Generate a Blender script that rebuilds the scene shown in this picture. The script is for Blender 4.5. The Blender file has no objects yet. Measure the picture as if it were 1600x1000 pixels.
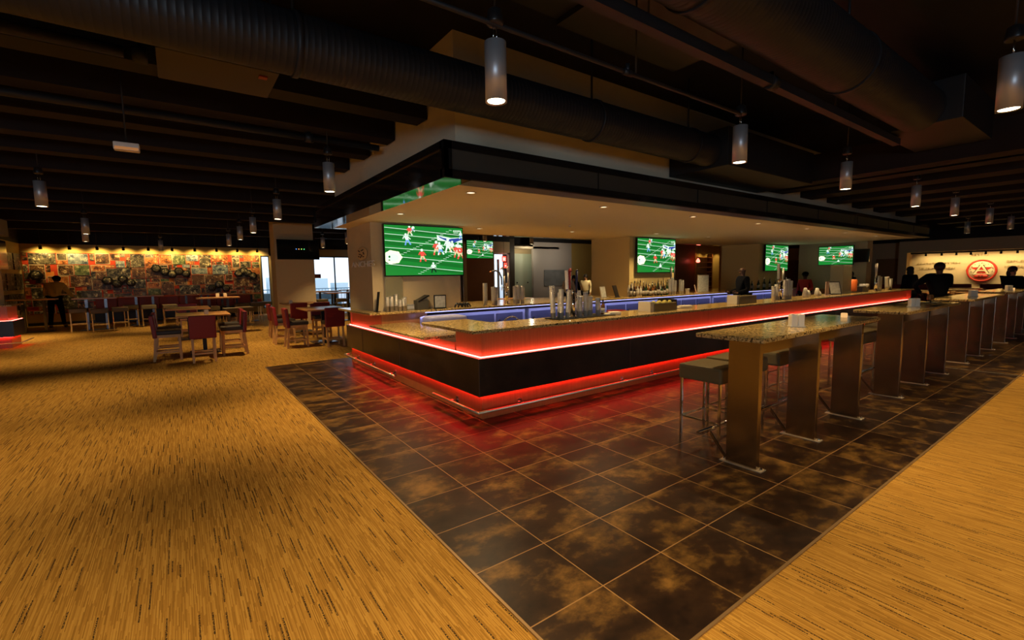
import bpy, bmesh, math, random
from mathutils import Vector, Matrix
random.seed(7)
PI = math.pi
S = bpy.context.scene
C = S.collection
# ---------------------------------------------------------------- camera
YAW, PIT, ROL, FPX = 0.947474, 0.0961174, -0.0154708, 720.33
cd = bpy.data.cameras.new('camera'); cam = bpy.data.objects.new('camera', cd); C.objects.link(cam)
F = Vector((math.cos(YAW)*math.cos(PIT), math.sin(YAW)*math.cos(PIT), -math.sin(PIT)))
R0 = Vector((math.sin(YAW), -math.cos(YAW), 0)); U0 = R0.cross(F)
Rv = R0*math.cos(ROL)+U0*math.sin(ROL); Uv = U0*math.cos(ROL)-R0*math.sin(ROL)
cam.matrix_world = Matrix(((Rv.x, Uv.x, -F.x, -1.7697), (Rv.y, Uv.y, -F.y, -1.6467), (Rv.z, Uv.z, -F.z, 1.7), (0, 0, 0, 1)))
cd.sensor_width = 36; cd.lens = 36*FPX/1600; cd.clip_end = 300; cd.clip_start = .05
S.camera = cam
# ---------------------------------------------------------------- world, large lights, exposure
w = bpy.data.worlds.new('world'); S.world = w; w.use_nodes = True
w.node_tree.nodes['Background'].inputs[0].default_value = (.80, .90, 1, 1)
w.node_tree.nodes['Background'].inputs[1].default_value = 1.6
S.view_settings.view_transform = 'Standard'; S.view_settings.look = 'None'
S.view_settings.gamma = 1; S.view_settings.use_curve_mapping = False
S.view_settings.exposure = 0.0

def light(name, kind, loc, col, power, rot=None, aim=None, **kw):
    l = bpy.data.lights.new(name, kind); l.color = col; l.energy = power
    for k, v in kw.items(): setattr(l, k, v)
    o = bpy.data.objects.new(name, l); C.objects.link(o); o.location = loc
    if aim is not None: o.rotation_euler = (Vector(aim)-Vector(loc)).to_track_quat('-Z', 'Y').to_euler()
    elif rot: o.rotation_euler = rot
    return o
# added cool area fill behind the camera, for the bluish light on ducts and bulkhead
light('cool_fill', 'AREA', (-6.0, -8.8, 1.9), (.66, .82, 1), 430, aim=(-1.0, 2, 4.0), shape='RECTANGLE', size=5.5, size_y=1.6)
WARM = (1, .72, .36)
SPOT_W = 225
# ---------------------------------------------------------------- node helpers
MATS = {}
def new_mat(name):
    m = bpy.data.materials.new(name); m.use_nodes = True
    return m, m.node_tree.nodes, m.node_tree.links, m.node_tree.nodes['Principled BSDF']
def pm(name, col, rough=.5, metal=0, emit=None, es=0, alpha=1, trans=0, coat=0, bump=0, bscale=40, var=0, ior=1.45, spec=.5):
    if name in MATS: return MATS[name]
    m, N, L, b = new_mat(name)
    b.inputs['Base Color'].default_value = (*col, 1); b.inputs['Roughness'].default_value = rough
    b.inputs['Metallic'].default_value = metal; b.inputs['IOR'].default_value = ior
    b.inputs['Specular IOR Level'].default_value = spec
    if emit: b.inputs['Emission Color'].default_value = (*emit, 1); b.inputs['Emission Strength'].default_value = es
    if trans: b.inputs['Transmission Weight'].default_value = trans
    if alpha < 1: b.inputs['Alpha'].default_value = alpha
    if coat: b.inputs['Coat Weight'].default_value = coat; b.inputs['Coat Roughness'].default_value = .05
    tc = N.new('ShaderNodeTexCoord')
    if var:
        n = N.new('ShaderNodeTexNoise'); n.inputs['Scale'].default_value = bscale*.3; n.inputs['Detail'].default_value = 3
        L.new(tc.outputs['Object'], n.inputs['Vector'])
        mx = N.new('ShaderNodeMix'); mx.data_type = 'RGBA'
        mx.inputs['A'].default_value = (*[c*(1-var) for c in col], 1); mx.inputs['B'].default_value = (*[min(1, c*(1+var)) for c in col], 1)
        L.new(n.outputs['Fac'], mx.inputs['Factor']); L.new(mx.outputs['Result'], b.inputs['Base Color'])
    if bump:
        n = N.new('ShaderNodeTexNoise'); n.inputs['Scale'].default_value = bscale
        L.new(tc.outputs['Object'], n.inputs['Vector'])
        bp = N.new('ShaderNodeBump'); bp.inputs['Strength'].default_value = bump; bp.inputs['Distance'].default_value = .01
        L.new(n.outputs['Fac'], bp.inputs['Height']); L.new(bp.outputs['Normal'], b.inputs['Normal'])
    MATS[name] = m
    return m
def emat(name, col, s): return pm(name, (0, 0, 0), .6, emit=col, es=s)
class G:
    """small node-graph builder"""
    def __init__(s, name): s.m, s.N, s.L, s.b = new_mat(name); MATS[name] = s.m
    def n(s, t, **kw):
        x = s.N.new(t)
        for k, v in kw.items(): setattr(x, k, v)
        return x
    def math(s, op, a, b=None, c=None):
        x = s.n('ShaderNodeMath', operation=op)
        for i, v in enumerate((a, b, c)):
            if v is None: continue
            if isinstance(v, (int, float)): x.inputs[i].default_value = v
            else: s.L.new(v, x.inputs[i])
        return x.outputs[0]
    def mix(s, f, a, b):
        x = s.n('ShaderNodeMix', data_type='RGBA')
        for k, v in (('Factor', f), ('A', a), ('B', b)):
            if isinstance(v, (int, float)): x.inputs[k].default_value = v
            elif isinstance(v, tuple): x.inputs[k].default_value = (*v, 1)
            else: s.L.new(v, x.inputs[k])
        return x.outputs['Result']
    def noise(s, vec, scale, detail=2, rough=.5):
        x = s.n('ShaderNodeTexNoise'); x.inputs['Scale'].default_value = scale; x.inputs['Detail'].default_value = detail
        x.inputs['Roughness'].default_value = rough
        s.L.new(vec, x.inputs['Vector']); return x.outputs['Fac']
    def white(s, a, b=None):
        x = s.n('ShaderNodeTexWhiteNoise', noise_dimensions='2D'); c = s.n('ShaderNodeCombineXYZ')
        s.L.new(a, c.inputs[0])
        if b is not None: s.L.new(b, c.inputs[1])
        s.L.new(c.outputs[0], x.inputs['Vector']); return x.outputs['Value']
    def map(s, vec, scale=(1, 1, 1), rot=(0, 0, 0)):
        x = s.n('ShaderNodeMapping'); x.inputs['Scale'].default_value = scale; x.inputs['Rotation'].default_value = rot
        s.L.new(vec, x.inputs['Vector']); return x.outputs[0]
    def ramp(s, f, stops):
        x = s.n('ShaderNodeValToRGB'); e = x.color_ramp.elements
        while len(e) < len(stops): e.new(.5)
        for i, (p, c) in enumerate(stops): e[i].position = p; e[i].color = (*c, 1)
        s.L.new(f, x.inputs[0]); return x.outputs[0]
    def sep(s, v):
        x = s.n('ShaderNodeSeparateXYZ'); s.L.new(v, x.inputs[0]); return x.outputs
    def coord(s, k='Object'): return s.n('ShaderNodeTexCoord').outputs[k]
    def base(s, c): s.L.new(c, s.b.inputs['Base Color'])
    def rough(s, c):
        if isinstance(c, (int, float)): s.b.inputs['Roughness'].default_value = c
        else: s.L.new(c, s.b.inputs['Roughness'])
    def bump(s, h, st=.3, d=.01):
        x = s.n('ShaderNodeBump'); x.inputs['Strength'].default_value = st; x.inputs['Distance'].default_value = d
        s.L.new(h, x.inputs['Height']); s.L.new(x.outputs[0], s.b.inputs['Normal'])
# carpet: gold ribbed pile with broken dark dashes running along Y
g = G('carpet'); v = g.coord(); X, Y, Z = g.sep(v)
col = g.math('FLOOR', g.math('DIVIDE', X, .019))
off = g.math('MULTIPLY', g.white(col), 7)
row = g.math('ADD', g.math('DIVIDE', Y, .34), off); cell = g.math('FLOOR', row); fr = g.math('FRACT', row)
pick = g.math('GREATER_THAN', g.white(col, cell), .79)
ln = g.math('ADD', g.math('MULTIPLY', g.white(cell, col), .55), .35)
inside = g.math('LESS_THAN', fr, ln)
brk = g.math('GREATER_THAN', g.noise(g.map(v, (1, .35, 1)), 330, 2), .47)
narrow = g.math('LESS_THAN', g.math('FRACT', g.math('DIVIDE', X, .019)), .42)
dash = g.math('MULTIPLY', g.math('MULTIPLY', pick, inside), g.math('MULTIPLY', brk, narrow))
row2 = g.math('FLOOR', g.math('ADD', g.math('DIVIDE', Y, .22), g.math('MULTIPLY', off, 1.7)))
col3 = g.math('FLOOR', g.math('DIVIDE', X, .0046))
tone = g.white(col3, g.math('FLOOR', g.math('ADD', g.math('DIVIDE', Y, .16), g.math('MULTIPLY', g.white(col3), 9))))
fine = g.noise(v, 420, 2)
c1 = g.ramp(tone, [(0, (.33, .158, .024)), (.5, (.50, .253, .042)), (1, (.66, .365, .075))])
c2 = g.mix(g.math('MULTIPLY', fine, .35), c1, (.30, .15, .03))
g.base(g.mix(dash, c2, (.018, .012, .010)))
g.rough(.95); g.b.inputs['Specular IOR Level'].default_value = .12
g.bump(g.math('ADD', fine, g.math('MULTIPLY', g.math('PINGPONG', X, .00525), 60)), .5, .004)
# bronze cloudy floor tile
g = G('bronze_tile'); v = g.coord(); X, Y, Z = g.sep(v); T = .505
ix = g.math('FLOOR', g.math('DIVIDE', X, T)); iy = g.math('FLOOR', g.math('DIVIDE', Y, T))
fx = g.math('PINGPONG', X, T/2); fy = g.math('PINGPONG', Y, T/2)
px = g.math('ABSOLUTE', g.math('SUBTRACT', g.math('FRACT', g.math('DIVIDE', X, T)), .5))
py = g.math('ABSOLUTE', g.math('SUBTRACT', g.math('FRACT', g.math('DIVIDE', Y, T)), .5))
grout = g.math('GREATER_THAN', g.math('MAXIMUM', px, py), .5-.0035/T)
sh = g.n('ShaderNodeCombineXYZ'); g.L.new(g.math('MULTIPLY', g.white(ix, iy), 40), sh.inputs[2])
g.L.new(X, sh.inputs[0]); g.L.new(Y, sh.inputs[1])
n1 = g.noise(g.map(sh.outputs[0], (1.0, 1.5, 1), (0, 0, .5)), 2.6, 7, .62); n2 = g.noise(sh.outputs[0], 9, 6, .65)
cl = g.math('ADD', g.math('MULTIPLY', n1, .75), g.math('MULTIPLY', n2, .25))
bc = g.ramp(cl, [(.38, (.014, .007, .0045)), (.50, (.034, .016, .0075)), (.56, (.10, .050, .013)), (.67, (.26, .13, .030))])
g.base(g.mix(grout, bc, (.34, .19, .075)))
g.rough(g.math('ADD', g.math('MULTIPLY', cl, .22), .27)); g.b.inputs['Specular IOR Level'].default_value = .26
g.bump(g.math('MULTIPLY', grout, -1), .4, .003)
# granite
g = G('granite'); v = g.coord()
vo = g.n('ShaderNodeTexVoronoi'); vo.inputs['Scale'].default_value = 75; g.L.new(v, vo.inputs['Vector'])
a = g.noise(v, 60, 4, .7); bb = g.noise(v, 16, 3, .6)
c1 = g.ramp(a, [(.38, (.03, .018, .010)), (.45, (.28, .17, .05)), (.54, (.66, .43, .14)), (.66, (.86, .66, .34))])
c2 = g.ramp(g.sep(vo.outputs['Color'])[0], [(.0, (.02, .015, .01)), (.25, (.03, .02, .012)), (.3, (.50, .31, .09)), (1, (.80, .56, .22))])
g.base(g.mix(g.ramp(bb, [(.4, (0, 0, 0)), (.6, (1, 1, 1))]), c1, c2)); g.rough(.14)
g.b.inputs['Specular IOR Level'].default_value = .38
# warm wood with vertical grain
def wood(name, a, b, axis=(18, 18, .8), rough=.38):
    g = G(name); v = g.coord()
    n = g.noise(g.map(v, axis), 3.2, 5, .6); n2 = g.noise(g.map(v, tuple(q*3 for q in axis)), 9, 2)
    g.base(g.mix(g.math('ADD', g.math('MULTIPLY', n, .7), g.math('MULTIPLY', n2, .3)), a, b)); g.rough(rough); return g.m
wood('bar_wood', (.26, .085, .025), (.58, .24, .075))
wood('chair_wood', (.52, .25, .075), (.78, .44, .16))
wood('table_wood', (.40, .16, .05), (.66, .32, .10), (.8, 14, 14), .3)
wood('door_wood', (.20, .075, .022), (.30, .12, .035))
# black mottled panel
g = G('black_panel'); v = g.coord(); n = g.noise(v, 2.2, 6, .65)
g.base(g.ramp(n, [(.4, (.012, .008, .007)), (.6, (.026, .016, .012)), (.75, (.055, .032, .020))])); g.rough(.3)
g.bump(g.noise(v, 90, 3), .12, .003)
# brushed steel
g = G('steel'); v = g.coord(); n = g.noise(g.map(v, (1, 1, 60)), 12, 4, .6)
g.base(g.mix(n, (.30, .24, .18), (.50, .42, .33))); g.b.inputs['Metallic'].default_value = 1
g.rough(g.math('ADD', g.math('MULTIPLY', n, .14), .15)); g.bump(n, .05, .002)
chrome = pm('chrome', (.82, .80, .78), .1, 1)
gran = MATS['granite']; steel = MATS['steel']; barwood = MATS['bar_wood']
cream = pm('cream_plaster', (.58, .45, .26), .75, var=.05)
bulk = pm('bulkhead_plaster', (.80, .68, .48), .8, var=.04)
cream2 = pm('cream_ceiling', (.78, .66, .48), .8, var=.03)
gold = pm('gold_wall', (.62, .46, .16), .8, var=.05)
duct = pm('duct_paint', (.012, .014, .0175), .5, var=.2)
blackp = pm('black_paint', (.006, .006, .007), .7)
rust = pm('primer_steel', (.009, .004, .003), .85)
blackg = pm('black_gloss', (.012, .011, .010), .10, spec=.8)
mesh_in = pm('fascia_mesh', (.05, .05, .042), .45, bump=.3, bscale=150)
redlea = pm('red_vinyl', (.22, .012, .010), .45)
darklea = pm('dark_vinyl', (.035, .024, .015), .5)
stoolv = pm('stool_vinyl', (.14, .10, .042), .5, bump=.05, bscale=300)
alum = pm('lamp_aluminium', (.50, .52, .55), .42, .6)
lamp_e = emat('lamp_glow', (1, .80, .50), 14)
white = pm('white_plastic', (.75, .70, .60), .4)
blackpl = pm('black_plastic', (.012, .012, .013), .35)
cupm = pm('clear_cups', (.60, .57, .50), .22, .35, var=.1)
skin = pm('skin', (.42, .22, .13), .5); skin_d = pm('dark_skin', (.10, .05, .03), .5)
hair_m = pm('dark_hair', (.012, .008, .006), .6)
cloth_k = pm('black_cloth', (.004, .004, .005), 1, spec=.1); cloth_n = pm('navy_cloth', (.005, .005, .007), 1, spec=.1)
# ---------------------------------------------------------------- mesh helpers
class MB:
    def __init__(s): s.b = bmesh.new()
    def box(s, a, c, bev=0, m=0, rot=None):
        r = bmesh.ops.create_cube(s.b, size=1)
        vs = r['verts']; d = [c[i]-a[i] for i in range(3)]; ctr = [(a[i]+c[i])/2 for i in range(3)]
        for q in vs:
            q.co = Vector((q.co.x*d[0], q.co.y*d[1], q.co.z*d[2]))
            if rot is not None: q.co = rot @ q.co
            q.co += Vector(ctr)
        if m:
            for f in {f for q in vs for f in q.link_faces}: f.material_index = m
        if bev:
            es = list({e for q in vs for e in q.link_edges})
            r2 = bmesh.ops.bevel(s.b, geom=es, offset=bev, segments=2, affect='EDGES', profile=.6)
            if m:
                for f in r2['faces']: f.material_index = m
        return s
    def tube(s, p, q, r, r2=None, n=12, m=0, cap=True):
        p = Vector(p); q = Vector(q); d = q-p
        mt = Matrix.Translation((p+q)/2) @ d.to_track_quat('Z', 'Y').to_matrix().to_4x4()
        rr = bmesh.ops.create_cone(s.b, cap_ends=cap, segments=n, radius1=r, radius2=r if r2 is None else r2, depth=d.length, matrix=mt)
        for f in {f for v_ in rr['verts'] for f in v_.link_faces}:
            f.material_index = m; f.smooth = len(f.verts) == 4
        return s
    def path(s, pts, r, n=10, m=0):
        for a, b in zip(pts, pts[1:]): s.tube(a, b, r, n=n, m=m)
        for a in pts[1:-1]: s.ball(a, r, m=m)
        return s
    def ball(s, c, r, sc=(1, 1, 1), m=0, u=12, rot=None):
        mt = Matrix.Translation(c) @ (rot.to_4x4() if rot is not None else Matrix()) @ Matrix.Diagonal((*sc, 1))
        rr = bmesh.ops.create_uvsphere(s.b, u_segments=u, v_segments=max(6, u*2//3), radius=r, matrix=mt)
        for f in {f for v_ in rr['verts'] for f in v_.link_faces}: f.material_index = m; f.smooth = True
        return s
    def lathe(s, prof, c=(0, 0, 0), n=20, m=0, tilt=None):
        rings = []
        for r, z in prof:
            ring = []
            for i in range(n):
                a = 2*PI*i/n; p = Vector((r*math.cos(a), r*math.sin(a), z))
                if tilt is not None: p = tilt @ p
                ring.append(s.b.verts.new(p+Vector(c)))
            rings.append(ring)
        for a, b in zip(rings, rings[1:]):
            for i in range(n):
                f = s.b.faces.new((a[i], a[(i+1) % n], b[(i+1) % n], b[i])); f.material_index = m; f.smooth = True
        for ring, fl in ((rings[0], True), (rings[-1], False)):
            f = s.b.faces.new(list(reversed(ring)) if fl else ring); f.material_index = m
        return s
    def poly(s, pts, m=0):
        f = s.b.faces.new([s.b.verts.new(p) for p in pts]); f.material_index = m
        return s
    def prism(s, pts, h, m=0):
        """pts: ring of 3D points, h: extrusion vector"""
        h = Vector(h); a = [s.b.verts.new(Vector(p)) for p in pts]; b = [s.b.verts.new(Vector(p)+h) for p in pts]
        fs = [s.b.faces.new(list(reversed(a))), s.b.faces.new(b)]
        for i in range(len(a)): fs.append(s.b.faces.new((a[i], a[(i+1) % len(a)], b[(i+1) % len(a)], b[i])))
        for f in fs: f.material_index = m
        return s
    def build(s, name, mats, parent=None, loc=None, rz=0):
        me = bpy.data.meshes.new(name); bmesh.ops.recalc_face_normals(s.b, faces=s.b.faces[:]) if not getattr(s, 'keep', False) else None
        s.b.to_mesh(me); s.b.free()
        for m in (mats if isinstance(mats, (list, tuple)) else [mats]): me.materials.append(m)
        o = bpy.data.objects.new(name, me); C.objects.link(o)
        if parent: o.parent = parent
        if loc: o.location = loc
        o.rotation_euler.z = rz
        return o
def tag(o, label=None, cat=None, group=None, kind=None):
    if label: o['label'] = label
    if cat: o['category'] = cat
    if group: o['group'] = group
    if kind: o['kind'] = kind
    return o
def thing(name, label, cat, loc=(0, 0, 0), rz=0, group=None):
    o = bpy.data.objects.new(name, None); C.objects.link(o); o.location = loc; o.rotation_euler.z = rz
    o.empty_display_size = .1
    return tag(o, label, cat, group)
def struct(o): o['kind'] = 'structure'; return o
def dup(root, loc, rz=0, label=None, group=None):
    r = root.copy(); C.objects.link(r); r.location = loc; r.rotation_euler.z = rz
    if label: r['label'] = label
    if group: r['group'] = group
    for ch in list(root.children):
        c = ch.copy(); C.objects.link(c); c.parent = r
        for gch in ch.children:
            d = gch.copy(); C.objects.link(d); d.parent = c
    return r
def text(name, s, size, mat, parent, loc, rot, ext=.004, align='CENTER', sx=1):
    cu = bpy.data.curves.new(name, 'FONT'); cu.body = s; cu.size = size; cu.extrude = ext; cu.align_x = align; cu.align_y = 'CENTER'
    t = bpy.data.objects.new(name, cu); C.objects.link(t)
    dg = bpy.context.evaluated_depsgraph_get(); me = bpy.data.meshes.new_from_object(t.evaluated_get(dg))
    bpy.data.objects.remove(t); me.materials.clear(); me.materials.append(mat)
    o = bpy.data.objects.new(name, me); C.objects.link(o); o.parent = parent; o.location = loc; o.rotation_euler = rot; o.scale = (sx, 1, 1)
    return o
# ---------------------------------------------------------------- setting
H = 4.3
struct(MB().box((-10, -9, -.1), (26, 24, 0)).build('floor', MATS['carpet']))
tl = MB().box((-.505, -.505, -.02), (20.2, 8.34, .004)).build('floor_tiles', MATS['bronze_tile']); struct(tl)
struct(MB().box((-10, -9, H), (26, 24, H+.1)).build('ceiling', blackp))
struct(MB().box((8.84, -9, .0), (8.88, 2.9, .012)).build('trim_1', pm('brass_strip', (.6, .5, .33), .3, .8)))
struct(MB().box((-.52, -.52, 0), (20.2, -.505, .008)).box((-.52, -.505, 0), (-.505, 8.35, .008)).build('trim_2', pm('trim_bronze', (.35, .22, .1), .4, .5)))
def wall(name, a, c, mat, top=3.22, topmat=None):
    o = MB().box((a[0], a[1], 0), (c[0], c[1], top)).build(name, mat); struct(o)
    if top < H:
        MB().box((a[0], a[1], top), (c[0], c[1], H)).build('upper_band', topmat or blackp, o)
    return o
wall('wall_left', (-6.8, 16.6), (-6.66, 24.1), gold)
wall('wall_left_return', (-10, 16.5), (-6.66, 16.6), cream)
wall('wall_left_front', (-10.1, -9), (-10, 16.6), cream)
wb = wall('wall_back', (-6.8, 24.0), (1.55, 24.2), gold)
wall('wall_back_pier', (1.93, 24.0), (2.4, 24.2), cream, 2.86)
# glazed opening to the terrace: head and sill
o = MB().box((1.55, 24.0, 2.86), (8.4, 24.2, 3.22)).box((1.55, 24.0, 0), (8.4, 24.2, .28)).box((1.55, 24.0, 3.22), (8.4, 24.2, H), m=1).build('wall_back_glazed', [cream, blackp]); struct(o)
frame_d = pm('window_frame_dark', (.05, .055, .06), .4, .3)
glass = pm('window_glass', (.9, .95, 1), .0, trans=1, ior=1.02)
wf = MB()
for x in (1.55, 1.90, 2.4, 5.03, 7.0, 8.33): wf.box((x, 24.03, .28), (x+.06, 24.10, 2.86))
wf.box((1.55, 24.03, .28), (8.4, 24.10, .33)).box((1.55, 24.03, 2.80), (8.4, 24.10, 2.86))
wo = wf.build('window_1', frame_d); struct(wo)
MB().box((1.6, 24.06, .3), (8.35, 24.065, 2.85)).build('window_pane', glass, wo)
wall('wall_side_far', (8.3, 16), (8.4, 24.1), cream)
# far wall beyond the bar (y = 16)
wf2 = wall('wall_far', (8.3, 16), (9.93, 16.15), MATS['door_wood'], 3.2)
MB().box((8.3, 15.9, 0), (8.46, 16, 3.1)).build('wall_edge', cream, wf2)
o = MB().box((9.93, 16, 2.75), (10.85, 16.15, 3.25)).box((9.93, 16, 0), (10.85, 16.15, .3)).box((9.93, 16, 3.25), (10.85, 16.15, H), m=1).build('wall_far_glazed', [cream, blackp]); struct(o)
wo = MB().box((9.93, 16.02, .3), (9.99, 16.1, 2.75)).box((10.73, 16.02, .3), (10.85, 16.1, 2.75)).box((9.93, 16.02, 2.68), (10.85, 16.1, 2.75)).box((10.18, 16.02, .3), (10.26, 16.1, 2.45)).build('window_2', pm('window_frame_light', (.7, .7, .68), .4)); struct(wo)
MB().box((9.98, 16.06, .3), (10.75, 16.065, 2.7)).build('window_pane', glass, wo)
wall('wall_far_alcove', (11.12, 16.5), (14.0, 16.6), cream, 3.2)
wall('wall_far_alcove_side', (13.9, 16.15), (14.0, 16.5), cream, 3.2)
wall('wall_far_post', (10.85, 16), (11.12, 16.6), pm('dark_post', (.05, .035, .02), .5), 3.4)
struct(MB().box((11.12, 16, 2.98), (13.9, 16.5, 3.08)).build('ceiling_alcove', cream2))
door = MB().box((11.4, 16.42, 0), (12.5, 16.5, 2.75), .01).build('door_1', pm('pale_green_door', (.50, .56, .42), .35)); struct(door)
for hx in (11.55, 12.2): MB().ball((hx, 16.40, 1.35), .035).build('door_handle', blackpl, door)
wf3 = wall('wall_far_white', (12.25, 16), (14.76, 16.15), pm('pale_wall', (.42, .38, .34), .8), 3.3)
MB().box((12.9, 15.96, 1.15), (14.4, 16, 1.95)).build('wall_picture', pm('grey_picture', (.20, .21, .21), .5, var=.5, bscale=8), wf3)
wall('wall_far_gold', (14.76, 16), (17.0, 16.15), pm('mustard_wall', (.38, .26, .07), .8), 3.3)
wall('wall_far_jog', (16.95, 12.0), (17.05, 16.1), pm('mustard_wall2', (.36, .25, .08), .8), 3.3)
wall('wall_far_brown', (17.0, 12), (19.5, 12.15), MATS['door_wood'], 3.3)
wall('wall_far_right', (22.0, 12), (26, 12.15), cream, 3.3)
wal = wall('wall_alcove_back', (19.3, 13.3), (26.2, 13.4), gold, 3.3)
wall('wall_alcove_side', (19.3, 12.15), (19.4, 13.3), cream, 3.3)
wall('wall_alcove_end', (26, 12.15), (26.15, 13.3), cream, 3.3)
sh = MB()
for k in range(7): sh.box((21.2, 13.0, .9+k*.27), (22.8, 13.3, .93+k*.27))
sh.box((21.2, 13.0, 0), (21.26, 13.3, 2.75)).box((22.74, 13.0, 0), (22.8, 13.3, 2.75))
tag(sh.build('shelf_unit', MATS['door_wood']), 'open wall shelves glowing gold in the alcove behind the bar', 'shelf')
wall('wall_right', (26, -9), (26.15, 12.15), cream, 2.96)
wall('wall_front', (-10, -9.15), (26, -9), cream)
wo = MB().box((-9, -9.0, .9), (-3, -8.95, 1.0)).box((-9, -9.0, 2.8), (-3, -8.95, 2.9)).box((-9, -9, .9), (-8.9, -8.95, 2.9)).box((-3.1, -9, .9), (-3, -8.95, 2.9)).box((-6.05, -9, .9), (-5.95, -8.95, 2.9)).build('window_added', frame_d); struct(wo)  # unseen window frame added on the solid wall to go with the cool fill
struct(MB().box((-6.65, 23.97, 0), (1.55, 24.0, .12)).build('baseboard_back', blackpl))
# free-standing pier with black screens
pier = MB().box((1.12, 17.0, 0), (2.45, 17.9, H)).build('wall_pier', cream); struct(pier)
pier['kind'] = 'structure'
# columns in the bar
BX0, BX1 = 8.06, 10.05
for nm, x0, x1 in (('wall_column_near', 1.07, 2.87), ('wall_column_middle', 8.06, 10.05), ('wall_column_far', 15.0, 17.0)):
    struct(MB().box((x0, 6.6, 1.09), (x1, 8.0, 3.02)).build(nm, cream if x0 < 2 else pm('plaster_mustard_lit', (.62, .46, .18), .75)))  # mustard accent light on the farther columns is painted into their plaster
struct(MB().box((17.9, 4.3, 0), (18.4, 6.5, 3.1)).build('wall_column_right', cream))
# recess header and piers of the emblem wall
o = MB().box((25.2, 5.0, 0), (26, 5.3, 2.45)).box((25.2, -9, 2.45), (26, 5.3, 2.96)).box((25.2, -9, 2.96), (26, 5.3, H), m=1).build('wall_right_header', [cream, blackp]); struct(o)
# doors and panels on the right wall
d = MB().box((25.93, 5.42, 0), (26.0, 6.35, 2.22), .01).build('door_2', pm('brown_door', (.34, .16, .05), .5)); struct(d)
MB().box((25.88, 5.52, 1.0), (25.93, 5.56, 1.15)).build('door_handle', chrome, d)
struct(MB().box((25.95, 9.2, 0), (26.0, 10.4, 2.3)).box((25.95, 8.75, 0), (26, 8.85, 2.4)).build('door_3', MATS['door_wood']))

# ---------------------------------------------------------------- canopy above the bar
can = thing('bar_canopy', 'long black-edged canopy with cream soffit hanging over the bar', 'canopy', (.46, 2.57, 2.7))
def cpart(mb, name, mat): return mb.build(name, mat, can, loc=(-.46, -2.57, -2.7))
cx0, cx1, cy0, cy1, cz0, cz1 = .46, 17.5, 2.57, 8.05, 2.7, 3.06
f = MB()
for (a, c) in (((cx0, cy0, cz0), (cx1, cy0+.05, cz0+.08)), ((cx0, cy0, cz1-.08), (cx1, cy0+.05, cz1)),
               ((cx0, cy0, cz0), (cx0+.05, cy1, cz0+.08)), ((cx0, cy0, cz1-.08), (cx0+.05, cy1, cz1)),
               ((cx0, cy1-.05, cz0), (cx1, cy1, cz1)), ((cx1-.05, cy0, cz0), (cx1, cy1, cz1)),
               ((cx0, cy0, cz0), (cx0+.09, cy0+.05, cz1)), ((cx0, cy0, cz0), (cx0+.05, cy0+.09, cz1))):
    f.box(a, c)
for k in range(1, 8): f.box((cx0+k*2.2-.005, cy0+.008, cz0+.08), (cx0+k*2.2+.005, cy0+.05, cz1-.08))
cpart(f, 'fascia_frame', blackg)
p = MB().box((cx0+.05, cy0+.018, cz0+.06), (cx1-.05, cy0+.06, cz1-.06)).box((cx0+.018, cy0+.05, cz0+.06), (cx0+.06, cy1-.05, cz1-.06), m=1)
cpart(p, 'fascia_panel', [mesh_in, blackg])
cpart(MB().box((cx0+.05, cy0+.05, cz1-.05), (cx1-.05, cy1-.05, cz1-.01)), 'canopy_top', blackp)
cpart(MB().box((cx0+.31, cy0, cz0-.012), (cx1, cy0+.27, cz0)), 'reveal_band', pm('satin_band', (.10, .06, .035), .38, .6))
cpart(MB().box((cx0, cy0, cz0-.012), (cx0+.31, cy1, cz0)).box((cx0+.31, cy1-.2, cz0-.012), (cx1, cy1, cz0)), 'reveal_band', pm('mirror_band', (.16, .13, .10), .06, .85))
cpart(MB().box((cx0+.31, cy0+.27, cz0-.010), (cx1-.05, cy1-.2, cz0+.05)), 'soffit', cream2)
struct(MB().box((.76, 2.87, 3.02), (17.2, 7.6, H)).build('wall_bulkhead', bulk))
dl = thing('recessed_downlight', 'round recessed downlight in the canopy soffit nearest the bar corner', 'ceiling light', (1.12, 3.17, 2.69), group='downlights in the bar canopy')
MB().lathe([(.065, 0), (.065, -.008), (.048, -.008), (.048, 0)], n=24).build('trim_ring', pm('nickel', (.7, .62, .5), .3, .8), dl)
MB().lathe([(.046, -.002), (.046, -.0045)], n=20).build('lens', emat('dim_lens', (1, .75, .45), 2.2), dl)
dspots = [(1.12, 5.32), (3.4, 6.67), (3.4, 3.18), (5.7, 3.2), (5.7, 6.3), (8.0, 3.2), (8.0, 5.7), (10.3, 3.2), (10.3, 5.7), (12.6, 3.2), (14.9, 3.2)]
wh = ['above the left serving gap', 'right of the large television', 'second from the bar corner along the front edge', 'third from the bar corner along the front edge', 'halfway to the middle television', 'fourth along the front edge', 'just left of the middle television', 'fifth along the front edge', 'just right of the middle television', 'sixth along the front edge', 'seventh along the front edge, farthest']
for q, w_ in zip(dspots, wh): dup(dl, (*q, 2.69), 0, 'round recessed soffit downlight '+w_)
for q in [(1.12, 3.17)]+dspots:
    light('downlight_lamp', 'SPOT', (*q, 2.66), WARM, 125, rot=(0, 0, 0), spot_size=2.2, spot_blend=.7, shadow_soft_size=.04)
t = thing('fire_sprinkler', 'small sprinkler head poking from the canopy soffit', 'sprinkler', (4.6, 5.2, 2.69))
MB().tube((0, 0, 0), (0, 0, -.04), .012).tube((0, 0, -.04), (0, 0, -.045), .03).build('body', chrome, t)
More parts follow.
